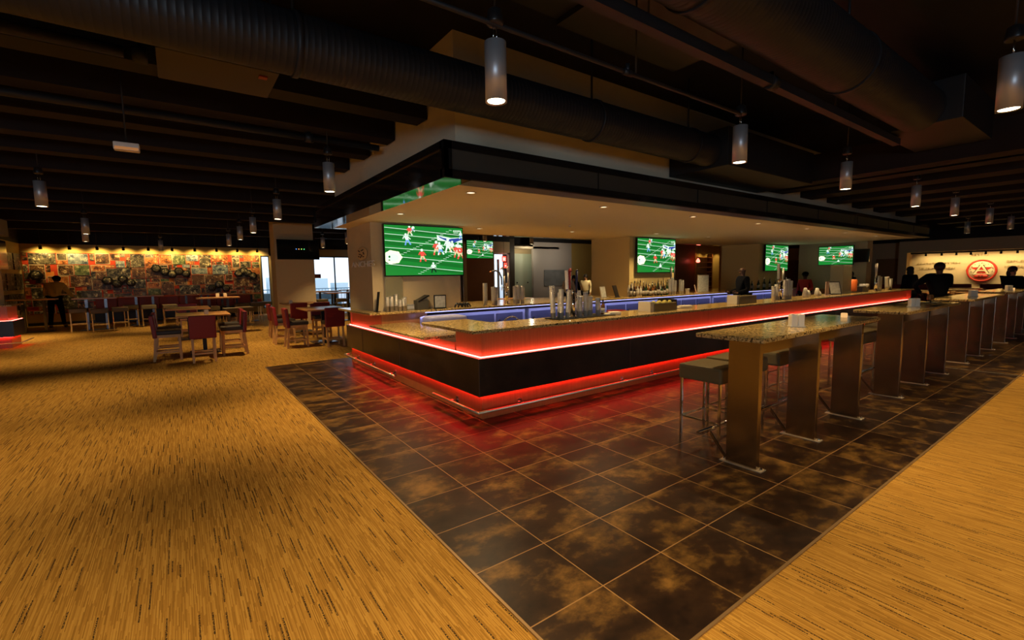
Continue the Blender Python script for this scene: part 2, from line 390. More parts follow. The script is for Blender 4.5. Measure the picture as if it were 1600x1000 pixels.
# ---------------------------------------------------------------- the bar
BY, BX, EX, EY = 2.91, 1.05, 17.1, 8.0
ledR = (1, .035, .03)
led_m = emat('red_led', (1, .10, .075), 17)
led_lo = emat('red_led_low', (1, .02, .015), 22)
bar = thing('bar', 'long wood and black panelled bar glowing with red light strips', 'bar counter', (BX, BY, 0))
def bp(mb, name, mat): return mb.build(name, mat, bar, loc=(-BX, -BY, 0))
def Lbox(mb, x, y, z0, z1, t=.04, yend=EY, xend=EX, m=0):
    mb.box((x, y, z0), (xend, y+t, z1), m=m); mb.box((x, y+t, z0), (x+t, yend, z1), m=m); return mb
bp(Lbox(MB(), BX, BY, 0, .34), 'base_panel', barwood)
b = MB(); b.box((BX-.08, BY-.08, .30), (EX, BY+.02, .745)); b.box((BX-.08, BY+.02, .30), (BX+.02, EY, .745)); bp(b, 'front_panel', MATS['black_panel'])
b = MB()
for x in (3.6, 6.1, 8.6, 11.1, 13.6): b.box((x, BY-.084, .30), (x+.006, BY-.079, .745))
for y in (5.2, 7.0): b.box((BX-.084, y, .30), (BX-.079, y+.006, .745))
b.box((BX-.085, BY-.085, .30), (BX-.075, BY-.075, .745))
bp(b, 'panel_joint', pm('joint_edge', (.10, .06, .04), .35))
b = MB(); b.box((BX+.03, BY+.03, .74), (EX, BY+.08, 1.05)); b.box((BX+.03, BY+.08, .74), (BX+.08, 3.56, 1.05)); b.box((BX+.03, 6.25, .74), (BX+.08, EY, 1.05)); b.box((BX+.08, 6.25, .74), (1.95, 6.30, 1.05))
b.box((BX+.08, 3.50, .74), (1.5, 3.56, 1.05)); bp(b, 'upper_panel', barwood)
bp(MB().box((EX-.05, BY-.08, 0), (EX, EY, 1.05)).box((BX, EY-.05, 0), (EX, EY, 1.05)), 'end_panel', barwood)
bp(MB().box((BX-.02, BY-.02, .745), (EX-.02, BY+.0, .755)).box((BX-.02, BY+.0, .745), (BX+.0, EY, .755)), 'upper_light_strip', led_m)
bp(MB().box((BX-.035, BY-.035, .292), (EX-.02, BY-.01, .2995)).box((BX-.035, BY-.01, .292), (BX-.01, EY, .2995)), 'lower_light_strip', led_lo)
railz, ro = .13, .13
r = MB().path([(BX-ro, 3.95, railz), (BX-ro, BY-ro, railz), (EX, BY-ro, railz)], .016)
rl = bp(r, 'foot_rail', pm('brass_rail', (.85, .68, .45), .38, .85))
r = MB().path([(BX, 8.05, railz), (BX-ro, 8.05, railz), (BX-ro, 5.35, railz)], .016); bp(r, 'foot_rail', MATS['brass_rail'])
for q in [(x, BY) for x in (1.6, 3.5, 4.2, 6.6, 7.9, 10.3, 12.7, 15.1)]:
    bp(MB().tube((q[0], BY, railz-.01), (q[0], BY-ro, railz), .010).box((q[0]-.03, BY-.012, railz-.05), (q[0]+.03, BY, railz+.04), .004), 'rail_bracket', chrome)
for y in (3.5, 5.6, 6.6, 7.5):
    bp(MB().tube((BX, y, railz-.01), (BX-ro, y, railz), .010).box((BX-.012, y-.03, railz-.05), (BX, y+.03, railz+.04), .004), 'rail_bracket', chrome)
# granite tops
def slab(name, pts, z0, z1, label):
    o = MB().prism([(x, y, z0) for x, y in pts], (0, 0, z1-z0)).build(name, gran)
    md = o.modifiers.new('bevel', 'BEVEL'); md.width = .008; md.segments = 2
    return tag(o, label, 'countertop')
slab('bar_countertop', [(.85, 2.75), (17.15, 2.75), (17.15, 3.45), (1.55, 3.45), (1.55, 4.1), (.85, 4.1)], 1.05, 1.09, 'raised speckled granite top along the front and near corner of the bar')
slab('service_countertop', [(.84, 4.02), (1.60, 4.02), (1.60, 6.2), (.84, 6.2)], .85, .89, 'lower granite serving top in the gap of the left side of the bar')
slab('back_countertop', [(.85, 6.18), (17.15, 6.18), (17.15, 8.1), (.85, 8.1)], 1.05, 1.09, 'granite top of the rear counter under the televisions')
o = MB().box((BX+.03, 3.6, .70), (1.5, 6.25, .85)).build('counter_bracket', barwood, bar, loc=(-BX, -BY, 0))
# rear work side: blue lit coolers
bluem = pm('cooler_steel', (.45, .45, .52), .4, .3)
bl = emat('blue_led', (.42, .45, 1), 2.2)
n = 0
for x, w_ in zip((2.0, 4.4, 6.8, 9.2, 11.6, 14.0), ('below the large television', 'below the rear beer tower', 'left of the middle television', 'below the middle television', 'behind the bartender', 'below the third television')):
    t = thing('under_counter_cooler', 'blue-lit steel cooler under the rear counter, '+w_, 'cooler', (x, 6.30, 0), group='coolers below the rear counter')
    MB().box((0, 0, 0), (2.3, .27, .98), .01).build('cooler_body', bluem, t)
    for k in range(3):
        dd = MB().box((.06+k*.74, -.02, .14), (.74+k*.74, 0, .92), .006).build('cooler_door', pm('cooler_door', (.12, .12, .17), .25, .3), t)
        MB().box((.10+k*.74, -.05, .80), (.13+k*.74, -.02, .50)).build('door_handle', chrome, dd)
o = MB().box((1.9, 6.2, 1.035), (16.8, 6.215, 1.047)).build('blue_light_strip', bl); tag(o, 'thin blue-white light strip under the rear counter edge', 'light strip')
light('blue_wash', 'AREA', (9.2, 6.05, .98), (.40, .44, 1), 26, rot=(math.radians(35), 0, 0), shape='RECTANGLE', size=15, size_y=.05)
o = MB().box((1.6, 3.56, .80), (16.9, 4.05, .84)).box((1.6, 3.56, 0), (16.9, 3.60, .80)).build('work_counter', pm('worn_steel', (.35, .35, .37), .3, .8)); tag(o, 'low steel work counter behind the front of the bar', 'work counter')
t = thing('ice_bin', 'lavender lit ice bin showing in the gap of the bar', 'ice bin', (1.75, 5.7, 0))
MB().box((0, 0, 0), (.75, .45, .98), .03).build('bin_body', pm('bin_lavender_lit', (.40, .40, .72), .4), t)  # lavender light painted into the bin colour
MB().box((.05, .05, .95), (.7, .4, .99), .01).build('bin_lid', pm('lid_lavender_lit', (.62, .60, .80), .3), t)  # lid colour carries the same painted lavender light

# ---------------------------------------------------------------- televisions
TVC = [(0, 0, 0), (.008, .20, .025), (.60, .75, .62), (.75, .07, .05), (.02, .05, .30), (.85, .85, .55), (.75, .55, .30), (.15, .35, .75), (.01, .015, .02)]
tvm = [emat('screen_colour_%s' % n_, c, s) for n_, c, s in (('black', TVC[8], .5), ('turf', TVC[1], 1.25), ('white', TVC[2], 1.5), ('red', TVC[3], 1.3), ('navy', TVC[4], 1.3), ('glow', TVC[5], 1.7), ('tan', TVC[6], 1.3), ('blue', TVC[7], 1.3), ('turf_dark', (.006, .14, .018), 1.2))]
def tvxy(px_, py_, W_, H_):
    u = (px_-55)/1365; top = 75+62*u; bot = 960-20*u; v_ = (bot-py_)/(bot-top)
    return (u*W_, v_*H_)
def screen(W_, H_):
    b = MB(); b.keep = True; e = [0]
    def P(pts, m, lay):
        cl = []
        for x, y in pts:
            u, v_ = tvxy(x, y, W_, H_); cl.append((min(max(u, .004), W_-.004), -.0006*lay, min(max(v_, .004), H_-.004)))
        e[0] += 1; b.poly([(p_[0], p_[1]-.00002*e[0], p_[2]) for p_ in cl], m)
    b.poly([(0, 0, 0), (W_, 0, 0), (W_, 0, H_), (0, 0, H_)], 1)
    def line(x0, y0, x1, y1, t_, m=2, lay=1):
        P([(x0, y0+t_), (x1, y1+t_), (x1, y1-t_), (x0, y0-t_)], m, lay)
    for k in range(6): P([(55, 120+k*120), (1420, 225+k*135), (1420, 290+k*135), (55, 180+k*120)], 8, .5)
    for y0, y1 in ((120, 258), (230, 345), (345, 455), (468, 560), (612, 728), (755, 882)): line(55, y0, 1420, y1, 4)
    for k in range(17): x = 330+k*54; y = 585-k*26; line(x-28, y-2, x+28, y+2, 3)
    for k in range(15): x = 620+k*46; y = 925-k*26; line(x-30, y-2, x+30, y+3, 3)
    def ell(cx, cy, rx, ry, m, lay=2, n_=12): P([(cx+rx*math.cos(2*PI*i/n_), cy+ry*math.sin(2*PI*i/n_)) for i in range(n_)][::-1], m, lay)
    ell(170, 640, 150, 115, 5, 2, 16); ell(180, 650, 95, 70, 2, 2.5, 16)
    for i in range(7): a = i*.9; ell(170+125*math.cos(a), 640+95*math.sin(a), 40, 30, 5, 2)
    ell(122, 632, 16, 20, 8, 3); ell(118, 690, 16, 10, 8, 3)
    # navy midfield star
    P([(950, 345), (1420, 388), (1420, 290), (1200, 300), (940, 250)], 2, 2)
    P([(960, 262), (1060, 300), (1190, 322), (1350, 300), (1420, 330), (1230, 380), (1100, 345), (1000, 300)], 4, 2.2)
    P([(1190, 315), (1420, 300), (1420, 330), (1250, 385)], 4, 2.3)
    def player(x, y, s_, top_, pants, legs, lean=0):
        ell(x+lean, y-s_*1.0, s_*.22, s_*.24, 2, 4)
        P([(x-s_*.35+lean, y-s_*.75), (x-s_*.28, y), (x+s_*.28, y), (x+s_*.38+lean, y-s_*.75)], top_, 3.4)
        P([(x-s_*.60+lean, y-s_*.25), (x-s_*.45+lean, y-s_*.15), (x-s_*.2+lean, y-s_*.7), (x-s_*.35+lean, y-s_*.75)], top_, 3.5)
        P([(x+s_*.35+lean, y-s_*.72), (x+s_*.2+lean, y-s_*.65), (x+s_*.5, y-s_*.1), (x+s_*.65, y-s_*.2)], top_, 3.5)
        P([(x-s_*.28, y), (x-s_*.42, y+s_*.55), (x-s_*.18, y+s_*.55), (x, y+s_*.15), (x+s_*.25, y+s_*.5), (x+s_*.48, y+s_*.42), (x+s_*.28, y)], pants, 3.2)
        P([(x-s_*.42, y+s_*.55), (x-s_*.5, y+s_*.95), (x-s_*.25, y+s_*.95), (x-s_*.18, y+s_*.55)], legs, 3.3)
        P([(x+s_*.25, y+s_*.5), (x+s_*.45, y+s_*.9), (x+s_*.7, y+s_*.8), (x+s_*.48, y+s_*.42)], legs, 3.3)
    player(425, 340, 95, 2, 7, 7, -25); player(465, 190, 80, 3, 6, 2, 0); player(520, 150, 55, 2, 7, 2, 10)
    player(675, 620, 105, 3, 6, 3, -10); player(925, 490, 115, 3, 6, 3, 0); player(1000, 500, 105, 2, 7, 2, -20)
    player(1140, 450, 120, 2, 2, 2, 0); player(1210, 460, 90, 2, 6, 6, 10); player(1300, 540, 105, 3, 6, 3, 0)
    player(1370, 560, 115, 3, 6, 3, 0); player(1330, 470, 70, 2, 3, 2, 0); player(1385, 260, 60, 2, 7, 2, 0)
    player(862, 830, 85, 2, 0, 0, 0)
    for k in range(5): line(1245+k*30, 180, 1265+k*30, 184, 12, 2, 3)
    for k in range(4): line(1255+k*24, 213, 1270+k*24, 215, 7, 2, 3)
    return b
def tv(name, label, loc, rz, W_=1.60, H_=.92, on=True, mount=True):
    t = thing(name, label, 'television', loc, rz)
    MB().box((-.02, 0, -.02), (W_+.02, .06, H_+.02), .004).build('tv_casing', blackg, t)
    if on: screen(W_, H_).build('screen', tvm, t, loc=(0, -.003, 0))
    else: MB().box((.01, -.004, .01), (W_-.01, 0, H_-.01)).build('screen', pm('dark_screen', (.006, .008, .008), .08), t)
    MB().box((W_*.35, .06, H_*.3), (W_*.65, .12, H_*.7)).build('wall_mount', blackpl, t)
    return t
tv('television', 'large wall television showing a football game above the near back counter', (1.28, 6.48, 1.735), 0, 1.60, .91)
tv('television', 'television showing the football game on the middle column above crowded bottles', (8.24, 6.48, 1.735), 0, 1.66, .91)
tv('television', 'television showing the football game on the third column behind the bartender', (15.22, 6.48, 1.735), 0, 1.70, .91)
tv('television', 'television showing the football game at the right end of the bar', (17.78, 5.76, 1.92), -PI/2, 1.08, .65)
tv('television', 'small bright television hanging beyond the bar left of the glass door', (7.32, 13.9, 2.40), 0, 1.20, .68)
o = MB().box((.55, .0, .70), (.65, .06, 1.9)).build('ceiling_mount', blackpl, bpy.data.objects['television.004'])
tv('television', 'switched-off black television on the pier left of the windows', (1.20, 16.86, 2.43), 0, 1.40, .68, on=False)
tv('television', 'switched-off black television beside the lit one at the far end', (17.78, 4.62, 2.0), -PI/2, .40, .42, on=False)
tv('television', 'switched-off black television at the left edge above the second bar', (-5.60, 16.0, 2.1), PI/2, 1.1, .75, on=False)
for k, c in enumerate(((.1, .3, 1), (1, .35, .1), (.5, .9, .1), (.1, .9, .3))):
    pt = MB().ball((.62+k*.09, -.008, .36), .014, u=8).build('signal_light', emat('signal_%d' % k, c, 3), bpy.data.objects['television.005'])
# emblem and lettering on the near column
t = thing('column_emblem', 'round tan emblem medallion on the side of the near bar column', 'emblem', (1.065, 7.06, 2.15))
q = Matrix.Rotation(-PI/2, 3, 'Y')
MB().lathe([(.125, 0), (.125, .02), (.11, .028), (.02, .028)], n=28, tilt=q).build('disc', pm('tan_disc', (.66, .44, .20), .5), t)
m_ = MB()
for (y, z, l_, a) in ((.05, .05, .05, .6), (-.03, .06, .06, -.3), (-.06, .0, .05, 1.2), (.03, -.01, .05, .2), (.0, -.05, .07, -.8), (.06, -.05, .03, .5), (-.05, -.06, .03, 0)):
    m_.box((-.034, y-l_/2, z-.008), (-.028, y+l_/2, z+.008), rot=Matrix.Rotation(a, 3, 'X'))
m_.build('emblem_mark', pm('dark_mark', (.06, .03, .015), .6), t)
t.scale = (1, 2.3, 1)
t = thing('column_lettering', 'pale raised capital letters below the round column emblem', 'lettering', (1.065, 7.06, 1.95))
text('letters', 'ANCHES', .15, pm('letter_white', (.88, .80, .68), .5), t, (-.01, 0, 0), (PI/2, 0, -PI/2), .006, sx=2.3)

# ---------------------------------------------------------------- ceiling services
def cyl_duct(name, y, z, r, x0, x1, label, ribs, hangers):
    t = thing(name, label, 'duct', (x0, y, z))
    b = MB(); n_ = int((x1-x0)/ribs); prof = []
    for i in range(n_+1):
        xx = i*ribs; prof += [(r, xx), (r, xx+ribs*.86), (r+.0014, xx+ribs*.93)]
    b.lathe(prof, n=40, tilt=Matrix.Rotation(PI/2, 3, 'Y')).build('duct_pipe', duct, t)
    for hx in hangers:
        MB().tube((hx-x0, 0, r), (hx-x0, 0, H-z), .012, n=8).build('hanger_rod', duct, t)
        MB().lathe([(r+.012, hx-x0-.02), (r+.012, hx-x0+.02)], n=32, tilt=Matrix.Rotation(PI/2, 3, 'Y')).build('hanger_strap', duct, t)
cyl_duct('round_duct', 2.2, 3.43, .215, -9, 4.5, 'long dark ribbed round duct crossing above the near end of the bar', .045, (-.95, 2.15, 4.0))
cyl_duct('round_duct', .16, 3.62, .26, -5, 5.6, 'large dark spiral round duct overhead at the upper right', .05, (1.0, 3.4))
o = MB().box((4.5, 1.9, 3.18), (7.2, 2.85, 3.7), .01).build('duct_plenum', duct); tag(o, 'dark rectangular duct box at the end of the long round duct', 'duct')
o = MB().box((5.6, -.25, 3.42), (7.2, .55, 3.9), .01).build('duct_plenum', duct); tag(o, 'dark rectangular duct box at the end of the large spiral duct', 'duct')
for i, x in enumerate((7.3,  7.7, 9.05, 10.4, 11.9, 13.4, 15.2, 17.2, 19.5, 22)):
    o = MB().box((x, -8.9, 3.25), (x+.55, 2.86, 3.7)).build('ceiling_joist', rust); struct(o)
for y in (3.5, 4.5, 5.5, 6.55, 7.6, 9, 11, 13, 15, 18, 21):
    x1 = .74 if y < 7.6 else (26 if y < 11.5 else 8)
    o = MB().box((-9.9, y, 3.55), (x1, y+.28, H)).build('ceiling_joist', rust if y > 4 else blackp); struct(o)
# flat soffit boards overhead between the ducts
o = MB().box((-4, .62, 3.95), (2.8, 1.6, 4.0)).box((1.1, .65, 3.9), (2.8, 1.6, 3.95)).build('trim_3', duct); struct(o)
def pipe(name, y, z, x0, x1, r, label, box=False, cups=(), hang=()):
    t = thing(name, label, 'pipe', (x0, y, z)); b = MB()
    if box: b.box((0, -r, -r), (x1-x0, r, r))
    else: b.tube((0, 0, 0), (x1-x0, 0, 0), r)
    b.build('pipe_run', duct, t)
    for c in cups: MB().tube((c-x0-.05, 0, 0), (c-x0+.05, 0, 0), r*1.5).tube((c-x0, 0, 0), (c-x0, 0, r+.05), .018).build('coupling', duct, t)
    for c in hang: MB().tube((c-x0, 0, r*.5), (c-x0, 0, H-z), .008, n=6).build('hanger_rod', duct, t)
    return t
pipe('conduit', .88, 3.27, -2, 2.9, .016, 'thin dark conduit feeding the nearest pendant lamp', cups=(1.2,), hang=(1.3,))
pipe('unistrut_beam', .45, 3.36, -2, 6.0, .04, 'square dark beam running diagonally overhead at upper right', box=True, cups=(2.6,), hang=(.9, 4))
pipe('sprinkler_pipe', 3.3, 3.53, -9, -2.0, .045, 'dark pipe crossing the upper left above the hanging panel', cups=(-1.9,), hang=(-5,))
pipe('sprinkler_pipe', 4.75, 3.48, -9, .60, .04, 'dark sprinkler pipe running to the cream bulkhead at left', cups=(-.3,), hang=(-1.1,))
tc = thing('access_hatch', 'flat dark hanging panel below the ducts at upper left', 'panel', (-1.4, 2.8, 3.33))
MB().box((-.39, -.30, -.02), (.39, .30, .02), .006).build('hatch_board', pm('hatch_paint', (.05, .042, .038), .6), tc)
MB().box((.26, -.2, -.03), (.32, -.14, -.02)).build('hatch_latch', pm('red_latch', (.3, .05, .03), .5), tc)
for sx, sy in ((-1, -1), (1, -1), (-1, 1), (1, 1)): MB().tube((sx*.36, sy*.27, .02), (sx*.36, sy*.27, H-3.33), .006, n=6).build('hanger_rod', duct, tc)
t = thing('emergency_light', 'small white emergency light box hanging below the dark ceiling at left', 'emergency light', (-2.09, 4.32, 3.0))
MB().box((-.10, -.05, -.03), (.10, .05, .045), .012).build('light_housing', pm('warm_white', (.8, .7, .6), .5), t)
MB().box((-.09, -.052, -.025), (.09, -.05, .0)).build('light_lens', emat('amber_lens', (1, .4, .12), .35), t)
MB().tube((0, 0, .04), (0, 0, H-3.0), .008, n=6).build('hanger_rod', duct, t)
# ---------------------------------------------------------------- pendant lamps
def pend_master():
    t = thing('pendant_lamp', 'nearest and largest grey cylinder pendant lamp, above the near bar corner', 'pendant lamp', (-.05, .88, 2.8), group='cylinder pendant lamps')
    MB().lathe([(.058, .008), (.069, 0), (.069, .36), (.055, .362), (.001, .362)], n=28).build('lamp_shade', alum, t)
    MB().lathe([(.055, .006), (.001, .0055)], n=24).build('lamp_lens', lamp_e, t)
    MB().tube((.012, 0, .36), (.012, 0, .47), .004, n=6).tube((-.012, 0, .36), (-.016, 0, .47), .003, n=6).build('cable', chrome, t)
    MB().lathe([(.05, .465), (.055, .48), (.045, .55), (.03, .56)], n=16).build('junction_box', blackpl, t)
    MB().tube((0, 0, .55), (0, 0, H-2.8), .008, n=6).build('drop_rod', duct, t)
    return t
p0 = pend_master()
pl = [(2.92, .89, 'second pendant lamp above the granite tables, right of the nearest one'), (5.70, .90, 'third pendant lamp in the row above the granite tables'),
      (8.85, .90, 'fourth pendant lamp in the row above the granite tables'), (11.4, .87, 'fifth pendant lamp in the row above the granite tables'), (14.5, .82, 'sixth pendant lamp in the row, near the ceiling beams'),
      (3.03, -.97, 'pendant lamp cut by the right edge of the photo'), (-.12, 4.60, 'pendant lamp hanging just left of the canopy end'),
      (-.2, 7.9, 'second pendant lamp left of the canopy, before the pier'), (-.25, 10.9, 'third pendant lamp left of the canopy, above the red chairs'), (-.36, 15.9, 'small far pendant lamp left of the pier'),
      (-3.3, 7.86, 'pendant lamp alone at the far left under the dark ceiling'), (-3.42, 12.8, 'left lamp of the far pair above the photo wall'), (-3.75, 15.5, 'right lamp of the far pair above the photo wall'),
      (2.53, 15.9, 'pendant lamp in front of the windows'), (2.74, 13.65, 'pendant lamp beside the near bar column'), (6.3, 11, 'pendant lamp beyond the bar above the small television'), (8.6, 11.5, 'pendant lamp beyond the bar before the green door'), (12.0, 11.5, 'pendant lamp beyond the bar above the pale wall'),
      (17.6, .85, 'seventh pendant lamp in the row, far right'), (18.5, 1.9, 'far pendant lamp right of the canopy tip')]
for x, y, lb in pl: dup(p0, (x, y, 2.8), 0, lb)
extra_lamps = [(-3.3, 4.5), (-3.3, 1.2), (-6.2, 8), (-6.4, 12.5), (0, -1.6), (-1.9, -.9), (-3.6, -2.4), (6.0, -1.1), (9, -1.1), (12, -1.1), (1.4, -3.4), (4.4, -3.4), (8, -3.4), (-.3, 13.2), (-6.2, 4.5), (-6.1, 18.2), (-2.2, 19.5), (2.9, 18.8)]  # pendants added beyond the seen rows to light carpet and dining area
for x, y in extra_lamps: dup(p0, (x, y, 2.8), 0, 'cylinder pendant lamp added to light the carpet and dining area', 'added pendant lamps')
vary = {(-.05, .88): 1.0, (3.03, -.97): 1.2, (-.2, 7.9): .95, (-.12, 4.6): .9, (-1.9, -.9): 1.0, (0, -1.6): 1.15, (-.25, 10.9): 1.1, (-6.1, 18.2): 1.9}  # last entry boosted to light the yellow jacket
for q in [(-.05, .88)]+[(a, b) for a, b, c in pl]+extra_lamps:
    pw = SPOT_W*vary.get(q, .9)
    if q[0] > 1 and q[1] == q[1] and .8 < q[1] < .95: pw = SPOT_W*.55
    light('pendant_bulb', 'SPOT', (q[0], q[1], 2.79), WARM, pw, rot=(0, 0, 0), spot_size=math.radians(88), spot_blend=.8, shadow_soft_size=.05)

# ---------------------------------------------------------------- granite high tables and stools
def high_table():
    t = thing('high_table', 'nearest long granite high table on three wide steel posts', 'high table', (2.0, .15, 0))
    b = MB().box((0, 0, 1.12), (2.72, .60, 1.16), .012); b.build('tabletop', gran, t)
    MB().box((.20, .20, .97), (2.50, .34, 1.118)).build('apron', steel, t)
    for x in (.12, 1.28, 2.42):
        l = MB().box((x, .08, .012), (x+.055, .35, 1.119), .003).build('post', steel, t)
        MB().box((x-.02, .03, .004), (x+.075, .40, .014), .002).build('base_plate', pm('plate_steel', (.75, .62, .45), .42, .7), l)
        for yy in (.05, .38):
            MB().tube((x+.027, yy, .014), (x+.027, yy, .028), .012, n=6).tube((x+.027, yy, .028), (x+.027, yy, .034), .007, n=6).build('bolt', chrome, l)
        MB().prism([(x+.02, .35, .03), (x+.02, .52, .24), (x+.02, .52, .20), (x+.02, .35, .0)], (.015, 0, 0)).build('rail_bracket', steel, l)
    MB().tube((-.02, .54, .25), (2.62, .54, .25), .016).build('foot_rail', chrome, t)
    return t
ht = high_table()
HTX = [2.0, 5.74, 9.46, 13.18, 16.9]
nm_ = ['second granite high table from the camera, beside the bar', 'third granite high table, where the brass floor strip passes', 'fourth granite high table, next to the man drinking', 'farthest granite high table near the right edge']
for x, lb in zip(HTX[1:], nm_): dup(ht, (x, .15, 0), 0, lb)
def stool():
    t = thing('bar_stool', 'front stool under the nearest granite high table', 'bar stool', (2.44, .84, 0), group='square bar stools at the granite high tables')
    MB().box((-.225, -.225, .66), (.225, .225, .81), .025).build('seat', stoolv, t)
    for sx in (-1, 1):
        for sy in (-1, 1): MB().box((sx*.20-.011, sy*.20-.011, .003), (sx*.20+.011, sy*.20+.011, .665), .002).build('leg', chrome, t)
    b = MB()
    for z, pairs in ((.28, 1),):
        for s in (-1, 1): b.box((-.2, s*.2-.008, z-.008), (.2, s*.2+.008, z+.008)).box((s*.2-.008, -.2, z-.008), (s*.2+.008, .2, z+.008))
    b.build('stretcher', chrome, t)
    return t
st = stool()
ordn = ['first', 'second', 'third', 'fourth', 'fifth']
posn = ['left end', 'left middle', 'right middle', 'right end']
for i, x in enumerate(HTX[:4]):
    for k, dx in enumerate((.44, .97, 1.72, 2.24)):
        if i == 0 and k == 0: continue
        dup(st, (x+dx, .86+.02*((i+k) % 3), 0), .04*((i*3+k*5) % 3-1), 'square dark stool at the %s of the %s granite high table' % (posn[k], ordn[i]))
for k, (x, y) in enumerate(((4.95, .95), (5.35, 1.35), (8.8, .95))):
    dup(st, (x+.05, y+.3, 0), 0, 'square dark stool standing between granite high tables, %s from camera' % ordn[k])
# napkin and condiment holders
def holder():
    t = thing('condiment_holder', 'white two-cell condiment holder on the nearest granite high table', 'condiment holder', (3.08, .36, 1.16), rz=-.7, group='white holders on the granite high tables')
    for s in (-1, 1): MB().box((s*.032-.030, -.035, .0), (s*.032+.030, .035, .125), .01).build('holder_cell', pm('holder_plastic', (.92, .88, .76), .4), t)
    MB().box((-.07, -.04, 0), (.07, .04, .012), .004).build('holder_tray', white, t)
    return t
hd = holder()
for i, x in enumerate(HTX[1:]): dup(hd, (x+1.1, .36, 1.16), -.7, 'white two-cell condiment holder on the %s granite high table' % ordn[i+1])
t = thing('wire_caddy', 'small dark wire caddy on the second granite high table', 'caddy', (7.95, .42, 1.16))
b = MB().box((-.16, -.11, 0), (.16, .11, .01), .003)
b.tube((0, 0, .01), (0, 0, .05), .012); b.build('caddy_base', blackpl, t)
for a in (-.05, .05): MB().lathe([(.03, .05), (.034, .06), (.03, .12), (.02, .13)], c=(a, 0, 0), n=12).build('shaker', pm('amber_glass', (.3, .12, .03), .2), t)
for i, (x, y) in enumerate(((4.45, .42), (14.85, .36))):
    o = MB().lathe([(.03, 0), (.033, .006), (.033, .045), (.028, .05)], n=16).build('candle_cup', emat('candle_glow', (1, .55, .2), .9), loc=(x, y, 1.16))
    if i: o.data = bpy.data.objects['candle_cup'].data
    tag(o, 'small glowing candle cup on the %s granite high table' % ('nearest' if i == 0 else 'fourth'), 'candle')

# ---------------------------------------------------------------- red counter chairs
def chair():
    t = thing('counter_chair', 'red vinyl counter chair facing away from camera at the left wooden table', 'chair', (-1.43, 10.02, 0), PI/2)
    MB().box((-.22, -.23, .56), (.25, .23, .65), .025).build('seat', darklea, t)
    MB().box((-.27, -.235, .50), (-.19, .235, .98), .02, rot=Matrix.Rotation(-.09, 3, 'Y')).build('backrest', redlea, t)
    w_ = MATS['chair_wood']
    for sy in (-1, 1):
        for sx, sp in ((-1, -.05), (1, .015)):
            x = .20*sx; y = sy*.19
            MB().prism([(x-.022, y-.02, .56), (x+.022, y-.02, .56), (x+.022, y+.02, .56), (x-.022, y+.02, .56)], (sp, 0, -.557)).build('leg', w_, t)
    b = MB()
    for sy in (-1, 1): b.box((-.22, sy*.19-.012, .17), (.22, sy*.19+.012, .205))
    for sx in (-1, 1): b.box((sx*.2-.012, -.19, .165), (sx*.2+.012, .19, .20))
    b.build('stretcher', w_, t); b = MB()
    for sy in (-1, 1): b.box((-.2, sy*.19-.012, .50), (.2, sy*.19+.012, .56))
    for sx in (-1, 1): b.box((sx*.2-.012, -.19, .50), (sx*.2+.012, .19, .56))
    b.build('seat_frame', w_, t)
    return t
ch0 = chair()
cl = [(-2.04, 10.72, 0, 'left near red chair seen from its side at the left wooden table'), (-2.04, 11.62, 0, 'left rear red chair at the left wooden table'),
      (-.83, 10.66, PI, 'right near red chair facing left at the left wooden table'), (-.80, 11.75, PI, 'right rear red chair at the left wooden table'),
      (.55, 10.85, 0, 'red chair facing right at the wooden table beside the bar'), (1.32, 10.42, PI/2, 'red chair with its back to camera beside the end of the bar'),
      (.42, 11.75, 0, 'second red chair on the left of the wooden table beside the bar'), (.56, 13.45, 0, 'red chair turned right at the wooden table before the pier'),
      (1.1, 13.5, PI/2, 'red chair with its back to camera at the table before the pier'), (1.75, 13.5, PI/2, 'right-hand red chair with its back to camera before the pier'), (1.5, 12.3, -PI/2, 'red chair on the far side of the table beside the bar'), (-1.6, 15.6, -PI/2, 'red chair behind the second wooden table at left'),
      (4.6, 9.55, PI/2, 'red chair just beyond the rear bar counter, right of the television'), (3.75, 10.7, 0, 'red chair beyond the beer tap on the rear counter'), (7.2, 9.75, PI/2, 'red chair beyond the rear counter before the green door'), (8.1, 9.75, PI/2, 'red chair beyond the rear counter at the pale wall')]
for x, y, rz, lb in cl: dup(ch0, (x, y, 0), rz, lb)
def wtable():
    t = thing('wooden_table', 'wooden counter-height table in the group of red chairs at left', 'table', (-1.36, 11.45, 0))
    MB().box((-.52, -.70, .885), (.52, .70, .92), .006).build('tabletop', MATS['table_wood'], t)
    MB().box((-.04, -.04, .02), (.04, .04, .885)).build('pedestal', blackpl, t)
    MB().box((-.30, -.30, .0), (.30, .30, .025), .008).build('base_plate', pm('dark_steel', (.1, .1, .11), .25, .8), t)
    return t
wt = wtable()
for x, y, lb in ((1.30, 11.3, 'wooden table beside the left end of the bar'), (1.40, 14.45, 'wooden table with a white card before the pier'), (-1.6, 14.7, 'second wooden table at left behind the red chairs'),
                 (4.7, 10.75, 'wooden table beyond the rear bar counter near the beer taps'), (7.65, 10.95, 'orange wooden table beyond the rear counter before the green door')): dup(wt, (x, y, 0), 0, lb)
# things on the wooden tables
nb = tag(MB().box((-.04, -.03, 0), (.04, .03, .11), .006).build('napkin_holder', pm('napkin_metal', (.55, .5, .42), .4), loc=(-1.30, 11.0, .92)), 'grey napkin holder on the left wooden table', 'napkin holder')
tag(MB().box((-.05, -.02, 0), (.05, .02, .12), .006).build('table_card', pm('card_white', (.8, .72, .55), .6), loc=(1.05, 14.2, .92)), 'white card standing on the table before the pier', 'card')
